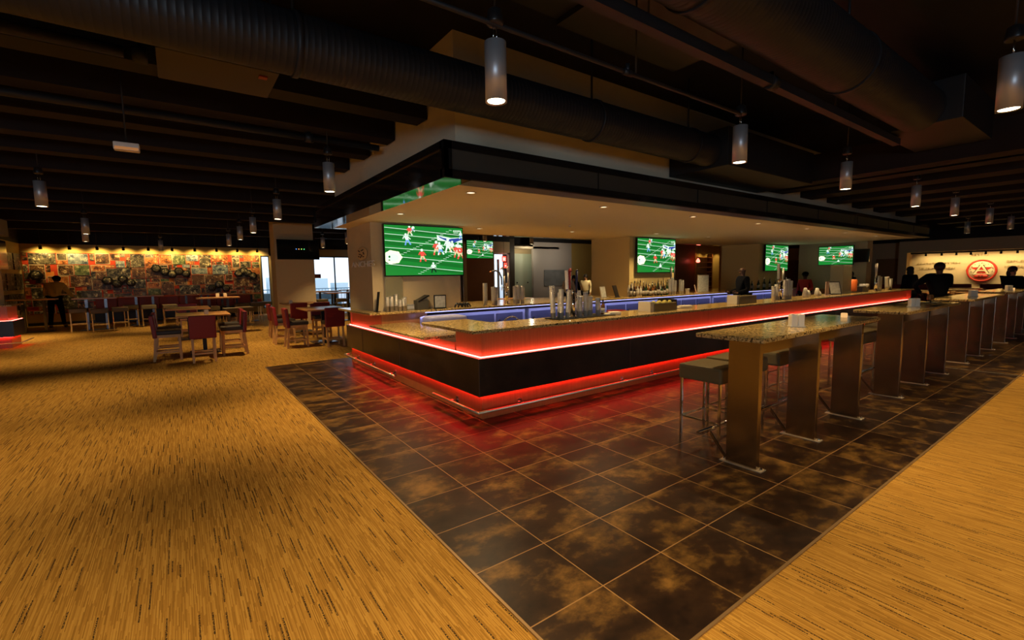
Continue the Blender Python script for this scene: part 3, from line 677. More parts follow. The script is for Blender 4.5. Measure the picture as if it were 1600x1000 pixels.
# second row: chrome stools and high pedestal tables before the photo wall
def ped_table():
    t = thing('pedestal_table', 'long pedestal high table behind the standing man', 'high table', (-4.2, 20.35, 0))
    MB().box((-.60, -.30, 1.10), (.60, .30, 1.145), .008).build('tabletop', MATS['table_wood'], t)
    for s in (-1, 1):
        MB().box((s*.26-.04, -.04, .02), (s*.26+.04, .04, 1.10)).build('pedestal', pm('dark_steel', (.1, .1, .11), .35, .8), t)
    MB().box((-.48, -.26, 0), (.48, .26, .02), .004).build('base_plate', blackpl, t)
    return t
pt = ped_table()
for x, y, lb in ((-2.9, 21.55, 'dark pedestal high table before the middle of the photo wall'), (-.75, 16.3, 'pedestal high table with two candles right of the red chairs'), (-1.3, 21.6, 'pedestal high table at the centre of the photo wall'),
                 (.35, 19.95, 'pedestal high table at the right end of the photo wall'), (-.5, 22.6, 'farthest pedestal high table against the photo wall'), (3.6, 20.2, 'dark high table before the big window'), (5.2, 21.5, 'dark high table by the window mullion'), (3.5, 17.4, 'high table right of the pier in the window light'), (-5.9, 21.0, 'pedestal high table left of the standing man')): dup(pt, (x, y, 0), 0, lb)
spots = [(-4.62, 19.75, 'left stool of the chrome row right of the standing man'), (-3.98, 18.95, 'middle stool of the chrome row right of the standing man'), (-3.50, 19.5, 'right stool of the chrome row right of the standing man'),
         (-3.3, 20.9, 'stool before the middle of the photo wall, first of four'), (-2.75, 20.5, 'stool before the middle of the photo wall, second of four'), (-2.1, 20.2, 'stool before the middle of the photo wall, third of four'), (-1.5, 19.2, 'stool before the middle of the photo wall, fourth of four'),
         (-1.7, 17.8, 'stool just behind the second wooden table, left one'), (-.9, 17.4, 'stool just behind the second wooden table, right one'), (-.45, 15.6, 'stool at the two-candle table, left one'), (-.05, 15.9, 'stool at the two-candle table, right one with tan top'),
         (.15, 18.8, 'stool at the right end of the photo wall, left one'), (.62, 18.9, 'stool at the right end of the photo wall, middle one'), (1.0, 19.3, 'stool at the right end of the photo wall, right one'),
         (-6.3, 20.2, 'stool left of the standing man near the second bar'), (3.2, 19.4, 'stool before the big window, left one'), (4.0, 19.4, 'stool before the big window, right one')]
for x, y, lb in spots: dup(st, (x, y, 0), .1, lb, 'chrome stools in the left dining area')
for i, (x, y) in enumerate(((-4.35, 20.3), (-2.9, 21.5), (-.55, 16.25), (-.75, 16.5), (.35, 19.9))):
    o = MB().box((-.05, -.03, 0), (.05, .03, .12), .008).build('condiment_box', pm('cream_box', (.75, .62, .38), .5), loc=(x, y, 1.145))
    if i: o.data = bpy.data.objects['condiment_box'].data
    tag(o, 'small cream box on the %s pedestal table' % ['leftmost', 'dark middle', 'left of the two on the near', 'right of the two on the near', 'rightmost'][i], 'box')

# red banquette at the foot of the photo wall
t = thing('banquette', 'long red upholstered banquette against the foot of the photo wall', 'bench', (-4.6, 23.2, 0))
MB().box((0, 0, .1), (5.6, .7, .5), .02).build('seat', darklea, t)
for k in range(8): MB().box((k*.7+.01, .45, .5), (k*.7+.69, .7, 1.05), .03).build('backrest', pm('banquette_red', (.32, .035, .015), .5), t)

# ---------------------------------------------------------------- photo wall
def photo_mat(name, a, b, c, seed):
    g = G(name); v = g.coord(); oi = g.n('ShaderNodeObjectInfo')
    cm = g.n('ShaderNodeCombineXYZ'); g.L.new(g.math('MULTIPLY', oi.outputs['Random'], 90), cm.inputs[1])
    va = g.n('ShaderNodeVectorMath', operation='ADD'); g.L.new(v, va.inputs[0]); g.L.new(cm.outputs[0], va.inputs[1])
    n1 = g.math('ADD', g.math('MULTIPLY', g.noise(va.outputs[0], 7, 3, .6), .6), g.math('MULTIPLY', g.noise(va.outputs[0], 22, 3, .6), .4)); n2 = g.noise(va.outputs[0], 2.2, 2, .5)
    c1 = g.ramp(n1, [(.44, a), (.50, b), (.55, b), (.60, c)])
    c2 = g.mix(g.ramp(n2, [(.5, (0, 0, 0)), (.75, (1, 1, 1))]), c1, b)
    g.base(c2); g.rough(.45); return g.m
pms = [photo_mat('photo_print_mono', (.008, .007, .006), (.12, .10, .07), (.75, .66, .45), 1), photo_mat('photo_print_crowd', (.012, .008, .007), (.16, .07, .03), (.65, .48, .28), 2),
       photo_mat('photo_print_field', (.03, .06, .025), (.14, .17, .07), (.5, .48, .28), 3), photo_mat('photo_print_sepia', (.10, .03, .01), (.55, .18, .05), (.75, .50, .25), 4),
       photo_mat('photo_print_cool', (.03, .05, .10), (.25, .30, .34), (.72, .7, .6), 5)]
mur = thing('photo_mural', 'wall-wide collage of team photographs on red and orange backing', 'photo collage', (-6.62, 24, 0))
MB().box((0, -.05, .45), (8.1, -.001, 2.88)).build('mural_backing', pm('mural_red', (.55, .05, .015), .6), mur)
b = MB()
for k in range(20):
    x = random.uniform(0, 7.2); z = random.uniform(.6, 2.5); b.box((x, -.053, z), (x+random.uniform(.2, .7), -.05, z+random.uniform(.15, .35)))
b.build('orange_block', pm('mural_orange', (.75, .25, .05), .6), mur)
prng = random.Random(3); small = [MB() for _ in range(4)]
CW, CH, NX, NZ = .162, .151, 50, 16
occ = [[0]*NZ for _ in range(NX)]; rects = []
for (w0, h0, n0) in ((5, 3, 7), (4, 3, 12), (3, 4, 6), (3, 3, 20), (4, 2, 22), (3, 2, 45), (2, 3, 14), (2, 2, 60), (2, 1, 70), (1, 2, 40), (1, 1, 120)):
    for _ in range(n0*6):
        if n0 <= 0: break
        i, j = prng.randrange(NX-w0+1), prng.randrange(NZ-h0+1)
        if j+h0 > NZ-3 and prng.random() < .25: continue
        if prng.random() < .04 and w0 < 3: n0 -= 1; continue
        if any(occ[i+a_][j+b_] for a_ in range(w0) for b_ in range(h0)): continue
        for a_ in range(w0):
            for b_ in range(h0): occ[i+a_][j+b_] = 1
        rects.append((i, j, w0, h0)); n0 -= 1
rects.sort(key=lambda r: -r[2]*r[3])
for cnt, (i, j, w0, h0) in enumerate(rects):
    x = i*CW+prng.uniform(0, .02); zz = .46+j*CH+prng.uniform(0, .015); wd = w0*CW-prng.uniform(.012, .04); hh = h0*CH-prng.uniform(.012, .03); ly = -.056-prng.uniform(0, .02)
    if cnt < 96:
        hi = j > 9
        mt = pms[prng.choice((0, 3, 3, 4, 0, 2, 1) if hi else (0, 0, 1, 1, 1, 3, 2))]
        b = MB().box((0, 0, 0), (wd, .01, hh)); q_ = prng.choice((.004, .006, .02)); b.box((q_, -.003, q_), (wd-q_, 0, hh-q_), m=1)
        b.build('photograph', [pm('photo_border', (.6, .5, .36), .6), mt], mur, loc=(x, ly, zz))
    else: small[prng.randrange(4)].box((x, ly, zz), (x+wd, -.05, zz+hh))
for k, s_ in enumerate(small): s_.build('small_photographs', pms[(0, 1, 0, 3)[k]], mur)['kind'] = 'stuff'
for (px_, pz_, r_) in ((.35, 2.0, .22), (2.45, 1.75, .2), (2.75, 1.62, .2), (2.95, 1.8, .19), (3.2, 1.65, .18), (4.1, 2.25, .2), (4.4, 2.1, .19), (4.65, 2.0, .2), (4.9, 2.12, .2), (5.15, 2.0, .18), (6.1, 1.35, .18), (6.4, 1.5, .2), (6.65, 1.3, .18), (7.2, 2.0, .19), (7.42, 2.12, .2), (7.6, 2.0, .2), (7.8, 1.88, .19)):
    h = MB().lathe([(r_, 0), (r_, .04), (r_-.03, .05), (.02, .05)], n=6, tilt=Matrix.Rotation(PI/2, 3, 'X')).build('hexagon_plaque', pm('plaque_black', (.008, .007, .006), .35), mur, loc=(px_, -.07, pz_))
    MB().lathe([(r_*.6, .05), (r_*.55, .056), (.01, .06)], n=20, tilt=Matrix.Rotation(PI/2, 3, 'X')).build('plaque_photo', pms[0], h)
b = MB()
for k in range(6):
    for j in range(3): b.box((-6.655, 17.4+k*1.1, .7+j*.75), (-6.62, 18.3+k*1.1, 1.3+j*.75))
t = tag(b.build('side_photographs', pms[0]), 'band of team photographs on the short left wall', 'photo collage')
# warm wall-wash fixtures above the collage
ws = thing('track_spotlight', 'small black spotlight washing the yellow band above the photo wall', 'spotlight', (-6, 23.5, 3.12), group='wall-wash spotlights over the photo wall')
MB().tube((0, 0, 0), (0, .05, -.12), .05, .055, n=14).build('spotlight_can', blackpl, ws)
MB().tube((0, 0, 0), (0, 0, H-3.12), .008, n=6).build('stem', blackpl, ws)
wl = ['leftmost', 'second from left', 'third from left', 'fourth from left', 'fifth from left', 'fifth from right', 'fourth from right', 'third from right', 'second from right', 'rightmost']
for k in range(10):
    x = -6+k*.82
    if k: dup(ws, (x, 23.5, 3.12), 0, 'small black spotlight over the photo wall, %s of ten' % wl[k])
    else: ws['label'] = 'small black spotlight over the photo wall, leftmost of ten'
    light('wash_bulb', 'SPOT', (x, 23.56, 2.97), (1, .66, .20), 38, aim=(x, 24, 2.6), spot_size=math.radians(125), spot_blend=.7, shadow_soft_size=.03)
# ---------------------------------------------------------------- emblem wall at right
trk = thing('track_light', 'black ceiling track with small spotlights above the round emblem', 'track light', (25.35, 5.0, 2.42))
MB().box((-.03, -7.5, -.04), (.03, -.1, .02)).build('track_rail', blackpl, trk)
tys = [4.38, 3.85, 3.38, 2.93, 2.49, 2.05, 1.6, 1.1, .5, -.2, -1]
for y in tys:
    MB().tube((0, y-5.0, -.04), (.02, y-5.0, -.14), .035, .04, n=12).build('spotlight_can', blackpl, trk)
    light('track_bulb', 'SPOT', (25.38, y, 2.28), (1, .72, .32), 44, aim=(26, y, 1.75), spot_size=math.radians(120), spot_blend=.7, shadow_soft_size=.03)
em = thing('wall_emblem', 'round red-rimmed emblem with a block letter A and star on the lit wall', 'emblem', (25.93, 2.66, 1.60))
qx = Matrix.Rotation(-PI/2, 3, 'Y'); em_c = pm('emblem_cream', (.80, .68, .42), .5); em_r = pm('emblem_red', (.55, .035, .015), .45)
MB().lathe([(.47, -.06), (.47, .03), (.41, .04), (.41, .02), (.40, .0)], n=48, tilt=qx).build('rim', em_r, em)
MB().lathe([(.41, -.02), (.41, .012), (.01, .014)], n=48, tilt=qx).build('disc', em_c, em)
MB().prism([(-.03, .36*math.cos(a)*(1 if i % 2 == 0 else .42), .05+.30*math.sin(a)*(1 if i % 2 == 0 else .42)) for i, a in enumerate([PI/2+k*PI/5 for k in range(10)])], (.01, 0, 0)).build('red_star', em_r, em)
dk = pm('emblem_dark', (.06, .03, .02), .6)
text('letter_outline', 'A', .70, dk, em, (-.035, 0, .04), (PI/2, 0, -PI/2), .004, sx=1.2)
text('letter', 'A', .60, em_c, em, (-.045, 0, .04), (PI/2, 0, -PI/2), .004, sx=1.2)
MB().box((-.05, -.13, .25), (-.03, .13, .30)).box((-.05, -.27, -.16), (-.03, -.07, -.12)).box((-.05, .07, -.16), (-.03, .27, -.12)).build('letter_serif', em_c, em)
MB().lathe([(.22, 0), (.22, .02), (.01, .022)], n=32, tilt=Matrix.Diagonal((1, 1, .42)) @ qx).build('oval_badge', em_r, em, loc=(-.03, 0, -.24))
text('badge_letters', 'E.R', .12, dk, em, (-.06, 0, -.24), (PI/2, 0, -PI/2), .003)
b = MB()
for k in range(10):
    a = PI*.15+k*PI*1.25/9-.2; a = math.radians(200-k*24)
    b.ball((-.02, -.34*math.cos(a), .05+.26*math.sin(a)), .016, u=8)
b.build('small_star', dk, em)
t = thing('wall_lettering', 'faint cream relief lettering on either side of the round wall emblem', 'lettering', (25.97, 2.7, 1.9))
lm = pm('relief_letters', (.36, .26, .12), .7)
b = MB()
lr = random.Random(9)
for (y0, y1, z_) in ((.65, 2.05, .0), (.8, 2.0, -.22), (-.75, -1.9, .02), (-.7, -1.8, -.2), (-.2, .35, .32)):
    s_ = 1 if y1 > y0 else -1; y = y0
    while (y1-y)*s_ > 0:
        wd = lr.uniform(.05, .09); h_ = .09
        b.box((-.015, min(y, y+s_*.015), z_), (.0, max(y, y+s_*.015), z_+h_)); b.box((-.015, min(y, y+s_*wd), z_+lr.choice((0, .04, .08))), (.0, max(y, y+s_*wd), z_+.012+lr.choice((0, .04, .08)))); y += s_*(wd+.03)
b.build('relief_letters', lm, t)
# booths at right
for i, (x, y, w_) in enumerate(((24.3, 3.6, 1.9), (24.3, 1.4, 2.0), (24.3, -.9, 2.0), (22.9, 4.9, 1.0))):
    t = thing('booth_bench', 'dark red booth bench before the emblem wall, %s' % ['left one', 'middle one', 'right one at the frame edge', 'front one nearer the camera'][i], 'booth', (x, y, 0))
    MB().box((0, -w_/2, 0), (.55, w_/2, .5), .03).build('seat', redlea, t)
    MB().box((-.15, -w_/2, 0), (0, w_/2, 1.08), .03).build('backrest', pm('booth_red', (.26, .022, .012), .5), t)
for i, (x, y) in enumerate(((23.6, 2.9), (21.8, 2.2), (22.0, .2), (20.6, 3.4), (19.2, 2.4))):
    dup(wt, (x, y, 0), 0, 'pale-topped table before the emblem wall, %s' % ['nearest the emblem', 'in front of the left booth', 'at the right edge', 'behind the drinking man', 'beside the end of the bar'][i])
wc = thing('wooden_chair', 'light wooden chair beyond the far corner of the bar', 'chair', (17.3, 1.7, 0), .4)
MB().box((-.2, -.2, .60), (.2, .2, .66), .015).build('seat', darklea, wc)
for sx in (-1, 1):
    for sy in (-1, 1): MB().box((sx*.18-.018, sy*.18-.018, 0), (sx*.18+.018, sy*.18+.018, 1.0 if sx < 0 else .6)).build('leg', MATS['chair_wood'], wc)
MB().box((-.2, -.2, .86), (-.17, .2, 1.0), .01).box((-.2, -.2, .72), (-.17, .2, .78)).build('backrest', MATS['chair_wood'], wc)
for x, y, rz, lb in ((17.9, 2.2, 1.5, 'light wooden chair beside the end of the bar, behind the first'), (18.4, 1.5, 2.5, 'light wooden chair behind the drinking man'), (18.9, .2, 2.6, 'wooden chair at the right edge of the photo'), (16.6, 2.1, 0, 'light wooden chair closest to the bar end panel')): dup(wc, (x, y, 0), rz, lb)
# red pendant and alcove lights
t = thing('red_pendant', 'small red glowing pendant lamp beyond the rear counter', 'pendant lamp', (19.3, 11.7, 2.25))
MB().lathe([(.02, .16), (.09, .05), (.10, 0), (.06, -.04), (.01, -.05)], n=16).build('lamp_shade', emat('red_glass', (1, .12, .08), 6), t)
MB().tube((0, 0, .15), (0, 0, H-2.25), .006, n=6).build('cable', blackpl, t)
for x in (21.0, 21.9, 22.8, 23.7):
    light('alcove_bulb', 'SPOT', (x, 12.75, 2.85), (1, .62, .20), 13, aim=(x, 13.3, 1.9), spot_size=math.radians(110), spot_blend=.6, shadow_soft_size=.03)
light('alcove_ceiling_bulb', 'POINT', (11.8, 15.6, 2.7), (1, .88, .62), 16, shadow_soft_size=.06)
light('pale_wall_bulb', 'POINT', (13.4, 14.6, 2.7), (1, .85, .65), 30, shadow_soft_size=.06)
# neon sign in far window
t = thing('neon_sign', 'red and white glowing sign hanging in the far glass door', 'sign', (10.45, 15.9, 2.35))
MB().box((-.11, 0, .0), (.11, .03, .24), .01).box((.0, 0, -.3), (.15, .03, -.06), .01).build('sign_panel', emat('neon_red', (1, .05, .03), 3), t)
for a, c in (((-.07, -.006, .05), (.07, 0, .09)), ((-.07, -.006, .13), (.07, 0, .17)), ((.04, -.006, -.22), (.11, 0, -.18))): MB().box(a, c).build('sign_letter', emat('neon_white', (1, .6, .5), 3), t)
MB().tube((0, .015, .23), (0, .015, H-2.35), .006, n=6).build('sign_cable', blackpl, t)

# ---------------------------------------------------------------- second bar at the far left
b2 = thing('second_bar', 'second panelled bar with red light strips at the left edge', 'bar counter', (-5.44, 15.85, 0))
MB().box((-4.5, 0, 0), (0, .9, .36)).build('base_panel', barwood, b2)
MB().box((-4.5, -.1, .30), (.08, 1.0, .72)).build('front_panel', MATS['black_panel'], b2)
MB().box((-4.5, 0, .72), (-.02, .9, 1.10)).build('upper_panel', barwood, b2)
MB().box((-4.5, -.15, 1.10), (.1, 1.0, 1.14)).build('countertop', gran, b2)
MB().box((-4.5, -.07, .722), (.06, -.055, .73)).box((.045, -.055, .722), (.06, .95, .73)).build('upper_light_strip', led_m, b2)
MB().box((-4.5, -.04, .29), (.04, -.02, .299)).box((.02, -.02, .29), (.04, .9, .299)).build('lower_light_strip', led_lo, b2)
MB().path([(-4.5, -.2, .14), (.2, -.2, .14), (.2, 1.1, .14)], .016).build('foot_rail', MATS['brass_rail'], b2)
struct(MB().box((-8, 16.1, 1.14), (-5.62, 16.5, H)).build('wall_column_left', cream))
t = thing('small_canopy', 'pale canopy edge over the second bar at the left edge', 'canopy', (-5.5, 15.4, 2.95))
MB().box((-4, 0, 0), (.1, 1.1, .42)).build('fascia', pm('grey_paint', (.12, .10, .08), .6), t)

# ---------------------------------------------------------------- things on the bar
def cupstack(name, x, y, z, h, r=.038, label='', group=None, lean=(0, 0), mat=None):
    prof = [(r*.78, 0), (r*.95, min(.09, h*.4))]; zz = min(.09, h*.4)
    while zz < h-.01: prof += [(r, zz), (r, zz+.006), (r*.93, zz+.008), (r*.93, zz+.016)]; zz += .018
    prof += [(r, h-.004), (r, h)]
    o = MB().lathe(prof, n=16).build(name, mat or cupm, loc=(x, y, z)); o.rotation_euler = (lean[0], lean[1], 0)
    return tag(o, label, 'cup stack', group)
ZB = 1.09
grp = 'cup stacks around the front beer tower'
for i, (x, y, h, ln) in enumerate(((2.40, 3.17, .46, (.0, -.06)), (2.50, 3.12, .41, (0, 0)), (2.58, 3.08, .40, (0, .08)), (2.56, 3.22, .36, (0, .03)), (2.92, 3.22, .38, (0, 0)), (2.97, 3.12, .36, (0, 0)), (3.12, 3.18, .29, (0, 0)), (3.18, 3.08, .27, (0, 0)), (2.84, 3.1, .30, (0, 0)))):
    cupstack('cup_stack', x, y, ZB, h, .038, 'clear cup stack at the front beer tower, %s' % ['leftmost', 'second from left', 'third from left', 'behind the third from left', 'tall one right of the blue handle', 'front one right of the blue handle', 'short one second from right', 'shortest at the right', 'short one close to the tower'][i], grp, ln)
def tower(x, y, z, label, handles, h=.36, rz=0):
    t = thing('beer_tower', label, 'beer tap tower', (x, y, z), rz)
    MB().tube((0, 0, 0), (0, 0, .02), .07).tube((0, 0, .02), (0, 0, h), .036, n=20).ball((0, 0, h), .036).build('column', chrome, t)
    for k, (dx, dy, mat, L_, shape, tx) in enumerate(handles):
        fz = h-.06; b = MB().tube((0, 0, fz), (dx*.5, dy*.5, fz), .012).tube((dx*.5, dy*.5, fz), (dx*.55, dy*.55, fz-.06), .010).tube((dx*.5, dy*.5, fz), (dx*.52, dy*.52, fz+.06), .008)
        b.build('faucet', chrome, t)
        base = Vector((dx*.52, dy*.52, fz+.06)); d = Vector((dx*.25, dy*.25, 1)).normalized()
        b = MB(); mlist = mat if isinstance(mat, list) else [mat]
        rot = d.to_track_quat('Z', 'Y').to_matrix()
        if shape == 'flat':
            b.tube(base, base+d*.05, .008, .014, m=1); b.box(tuple(base+d*(.05+L_/2)-Vector((.026, .009, L_/2))), tuple(base+d*(.05+L_/2)+Vector((.026, .009, L_/2))), .004, rot=rot)
        elif shape == 'slant':
            b.tube(base, base+d*.05, .016, m=1); b.tube(base+d*.05, base+d*L_, .014, .026); b.box(tuple(base+d*L_-Vector((.03, .014, .018))), tuple(base+d*L_+Vector((.05, .014, .018))), .003, rot=rot @ Matrix.Rotation(-.6, 3, 'Y'))
        elif shape == 'hook':
            pts = [base, base+d*L_*.5, base+d*L_*.85+Vector((dx*.2, dy*.2, 0)), base+d*L_+Vector((dx*.6, dy*.6, 0)), base+d*L_*.93+Vector((dx*1.1, dy*1.1, 0))]
            b.path(pts, .017); b.tube(pts[-1], pts[-1]+Vector((dx*.2, dy*.2, -.01)), .015, .006, m=1)
        elif shape == 'loop':
            b.tube(base, base+d*L_*.6, .012, .016)
            c = base+d*L_*.8
            for i in range(12):
                a0 = 2*PI*i/12; a1 = 2*PI*(i+1)/12
                b.tube(c+Vector((.03*math.cos(a0), 0, .045*math.sin(a0))), c+Vector((.03*math.cos(a1), 0, .045*math.sin(a1))), .010, n=8)
        else: b.tube(base, base+d*L_, .013, .019).ball(base+d*L_, .02)
        hob = b.build('tap_handle', mlist+[chrome], t)
        if tx:
            tt = text('handle_letters', tx, .05, pm('handle_text', (.02, .02, .05), .5), hob, tuple(base+d*(.05+L_/2)+Vector((0, -.0125, 0))), (0, 0, 0), .001)
            tt.rotation_euler = (rot @ Matrix.Rotation(PI/2, 3, 'X') @ Matrix.Rotation(PI/2, 3, 'Z')).to_euler()
    return t
hw = pm('handle_white', (.75, .72, .68), .4); hr = pm('handle_red', (.35, .02, .02), .4); hn = pm('handle_navy', (.015, .02, .07), .4)
hg = pm('handle_silver', (.6, .52, .42), .35, .3); ho = pm('handle_orange', (.6, .22, .06), .4); hgr = pm('handle_grey', (.12, .11, .10), .5)
tower(2.70, 3.10, ZB, 'beer tower on the front counter with white, red and blue tap handles', [(-.22, -.02, [hw, pm('handle_blue', (.02, .03, .25), .4)], .26, 'flat', 'ULTRA'), (-.10, .02, [hr, chrome], .30, 'slant', None), (.13, .0, [hn], .30, 'rod', None), (.02, .12, [hgr], .24, 'rod', None)])
cv = 'cup stacks around the rear beer tower'
for i, (x, y, h) in enumerate(((3.42, 6.52, .46), (3.60, 6.48, .38), (3.67, 6.5, .37), (4.12, 6.42, .38), (4.22, 6.45, .40), (4.32, 6.42, .38))):
    cupstack('cup_stack', x, y, ZB, h, .05, 'clear cup stack at the rear curved-handle beer tower, %s' % ['leftmost and tallest', 'second from left', 'third from left', 'first right of the tower', 'second right of the tower', 'rightmost'][i], cv)
tower(3.95, 6.5, ZB, 'beer tower on the rear counter with curved duck-neck tap handles', [(-.22, 0, [hgr, ho], .30, 'hook', None), (-.08, 0, [hg, ho], .36, 'hook', None), (.10, 0, [hg], .42, 'loop', None)], h=.42)
b_ = tower(9.75, 6.45, ZB, 'beer tower on the rear counter beside the middle television', [(-.15, 0, [hgr], .34, 'rod', None), (.0, .05, [hg], .36, 'rod', None), (.15, 0, [hgr], .36, 'rod', None)], h=.42)
for i, (x, h) in enumerate(((9.45, .44), (9.56, .48), (9.70, .40), (9.95, .42), (10.05, .40))):
    cupstack('cup_stack', x, 6.32, ZB, h, .045, 'cup stack by the beer tower beside the middle television, %s' % ['leftmost', 'second', 'third', 'fourth', 'rightmost'][i], 'cup stacks beside the middle television')
tower(8.75, 3.05, ZB, 'beer tower on the front counter beside the bartender', [(-.2, .0, [hgr], .32, 'flat', None), (-.05, 0, [ho], .26, 'rod', None), (.18, 0, [hg], .26, 'rod', None)], h=.40)
for i, (x, h) in enumerate(((8.45, .30), (8.58, .34), (8.98, .42), (9.1, .44), (9.22, .40))):
    cupstack('cup_stack', x, 3.05, ZB, h, .045, 'cup stack at the beer tower beside the bartender, %s' % ['shortest at left', 'second from left', 'first right of the tower', 'second right of the tower', 'rightmost'][i], 'cup stacks beside the bartender')
tower(14.6, 3.05, ZB, 'beer tower near the right end of the front counter', [(-.12, 0, [hg], .34, 'rod', None), (.05, 0, [hg], .36, 'rod', None)], h=.42)
for i, (x, h, l_) in enumerate(((14.75, .44, 0), (14.9, .40, 0), (15.6, .40, -.2), (15.8, .34, .1))):
    cupstack('cup_stack', x, 3.05, ZB, h, .06, 'tall cup stack near the right end of the front counter, %s' % ['leftmost', 'second', 'third, leaning', 'rightmost'][i], 'cup stacks at the right end', (0, l_))
for i, (x, y, h) in enumerate(((1.26, 6.40, .26), (1.33, 6.38, .27), (1.43, 6.42, .30), (1.55, 6.36, .22), (1.60, 6.42, .25), (1.48, 6.36, .20))):
    cupstack('cup_stack', x, y, ZB, h, .036, 'pale cup stack at the left end of the rear counter, %s' % ['leftmost', 'second', 'tall middle one', 'front short one', 'rightmost', 'front middle one'][i], 'cup stacks at the left end of the rear counter')
# small goods on the counters
drain = tag(MB().box((2.35, 2.98, ZB), (3.45, 3.30, ZB+.012), .004).build('bar_mat', blackpl), 'black rubber mat under the front beer tower', 'mat')
def frame_sign(x, y, z, w_, h_, rz, label, m, inner, lean=0, name='menu_stand'):
    t = thing(name, label, 'menu stand', (x, y, z), rz)
    a = MB().box((-w_/2, 0, 0), (w_/2, .015, h_), .003).build('stand_frame', m, t); a.rotation_euler.x = lean
    a2 = MB().box((-w_/2+.02, -.003, .02), (w_/2-.02, 0, h_-.02)).build('menu_sheet', inner, a)
    MB().box((-w_/2, -.05, 0), (w_/2, .06, .008)).build('stand_foot', m, t)
    return t
sheet = pm('printed_sheet', (.55, .55, .48), .6, var=.5, bscale=60)
frame_sign(2.30, 6.38, ZB, .26, .26, 0, 'square black monitor with a printed sheet below the large television', blackpl, sheet, name='small_monitor')
frame_sign(1.10, 6.5, ZB, .06, .36, .6, 'thin black menu board leaning at the left end of the rear counter', blackpl, blackpl, .15)
frame_sign(1.42, 6.46, ZB, .34, .62, 0, 'tall clear acrylic panel behind the left cup stacks', pm('acrylic', (.32, .30, .20), .15, alpha=.45), pm('acrylic2', (.36, .34, .22), .15, alpha=.35))
frame_sign(7.1, 6.6, ZB, .30, .30, .3, 'pale card menu stand on the rear counter before the middle column', pm('card_grey', (.35, .30, .22), .6), sheet, -.2)
frame_sign(7.5, 6.5, ZB, .30, .33, .4, 'black folding menu stand left of the crowd of bottles', blackpl, blackpl, -.3)
frame_sign(11.4, 6.5, ZB, .60, .54, 0, 'tan notice board standing on the rear counter right of the cup stacks', pm('board_tan', (.38, .30, .20), .6), sheet)
frame_sign(10.9, 6.4, ZB, .16, .26, .5, 'small leaning orange card before the tan notice board', pm('card_orange', (.55, .30, .15), .6), sheet, -.25)
frame_sign(11.35, 3.1, ZB, .44, .34, .2, 'printed menu card with a picture on the front counter', pm('card_pink', (.45, .30, .24), .6), pm('menu_print', (.35, .22, .18), .6, var=.6, bscale=30), 0)
frame_sign(11.9, 3.1, ZB, .30, .34, -.6, 'black and white folding tent card on the front counter', blackpl, sheet, -.3)
t = thing('cash_register', 'small grey card terminal and cash box below the television', 'register', (1.98, 6.42, ZB))
MB().box((-.13, 0, 0), (.10, .3, .17), .006).build('terminal_body', pm('grey_case', (.09, .08, .06), .5), t)
MB().box((-.13, -.02, .19), (.12, .24, .215), .004, rot=Matrix.Rotation(-.45, 3, 'Y')).build('terminal_lid', blackpl, t)
t = thing('card_printer', 'low white receipt printer left of the cash box', 'printer', (1.74, 6.5, ZB))
MB().box((-.13, 0, 0), (.08, .22, .10), .008).build('printer_body', pm('printer_grey', (.30, .31, .30), .5), t)
MB().box((-.12, -.004, .02), (.07, 0, .07)).build('printer_front', pm('printer_front', (.5, .5, .5), .4), t)
t = thing('soda_gun', 'tangle of black drink hoses beside the small monitor', 'soda gun', (2.75, 6.35, ZB))
b = MB()
for k in range(4): b.path([(-.15+k*.08, 0, .01), (-.10+k*.08, .02, .08), (0+k*.06, 0, .05), (.05+k*.06, .03, .01)], .018)
b.build('hose', blackpl, t)
t = thing('glass_basin', 'steel sink with a curved tap behind the front counter', 'sink', (2.3, 3.75, .84))
MB().box((-.25, -.15, 0), (.25, .15, .05), .02).build('basin', steel, t)
b = MB(); pts = [(-.2+.2*math.cos(a), 0, .05+.22*math.sin(a)) for a in [k*PI/8 for k in range(9)]]; b.path(pts, .012); b.build('tap', chrome, t)
tw = pm('towel', (.70, .62, .46), .8)
for i, (x, y, s_, lb) in enumerate(((3.50, 3.05, 1, 'folded cream bar towel right of the front beer tower'), (5.35, 3.1, 1.3, 'rolled white bar towel beside the black box on the front counter'))):
    t = thing('bar_towel', lb, 'towel', (x, y, ZB), -.4)
    MB().box((-.09*s_, -.06, 0), (.09*s_, .06, .05), .02).box((-.17*s_, -.05, 0), (-.02, .05, .025), .012).build('towel_fold', tw, t)
t = thing('garnish_tray', 'clear covered garnish tray holding lemons on the front counter', 'garnish tray', (4.65, 3.08, ZB))
MB().box((-.32, -.12, 0), (.28, .12, .13), .008).build('tray_body', pm('tray_amber', (.20, .15, .06), .2, alpha=.8), t)
MB().box((-.42, -.12, 0), (-.33, .12, .16), .006).build('napkin_dispenser', pm('napkin_clear', (.5, .44, .32), .3), t)
b = MB()
for k in range(9): b.ball((-.2+.05*k, .03*math.sin(k*2.1), .13), .035, u=8)
b.build('lemon', pm('lemon', (.55, .45, .08), .5), t)
tag(MB().box((-.14, -.1, 0), (.14, .1, .17), .01, rot=Matrix.Rotation(.1, 3, 'Y')).build('black_caddy', blackpl, loc=(5.06, 3.25, ZB)), 'black box caddy right of the lemons', 'caddy')
t = thing('napkin_caddy', 'clear napkin caddy box on the front counter before the bartender', 'caddy', (7.15, 3.05, ZB))
MB().box((-.35, -.1, 0), (-.28, .1, .17), .006).build('caddy_end', pm('napkin_clear', (.5, .44, .32), .3), t)
MB().box((-.27, -.12, 0), (.35, .12, .15), .008).build('caddy_body', MATS['tray_amber'], t)
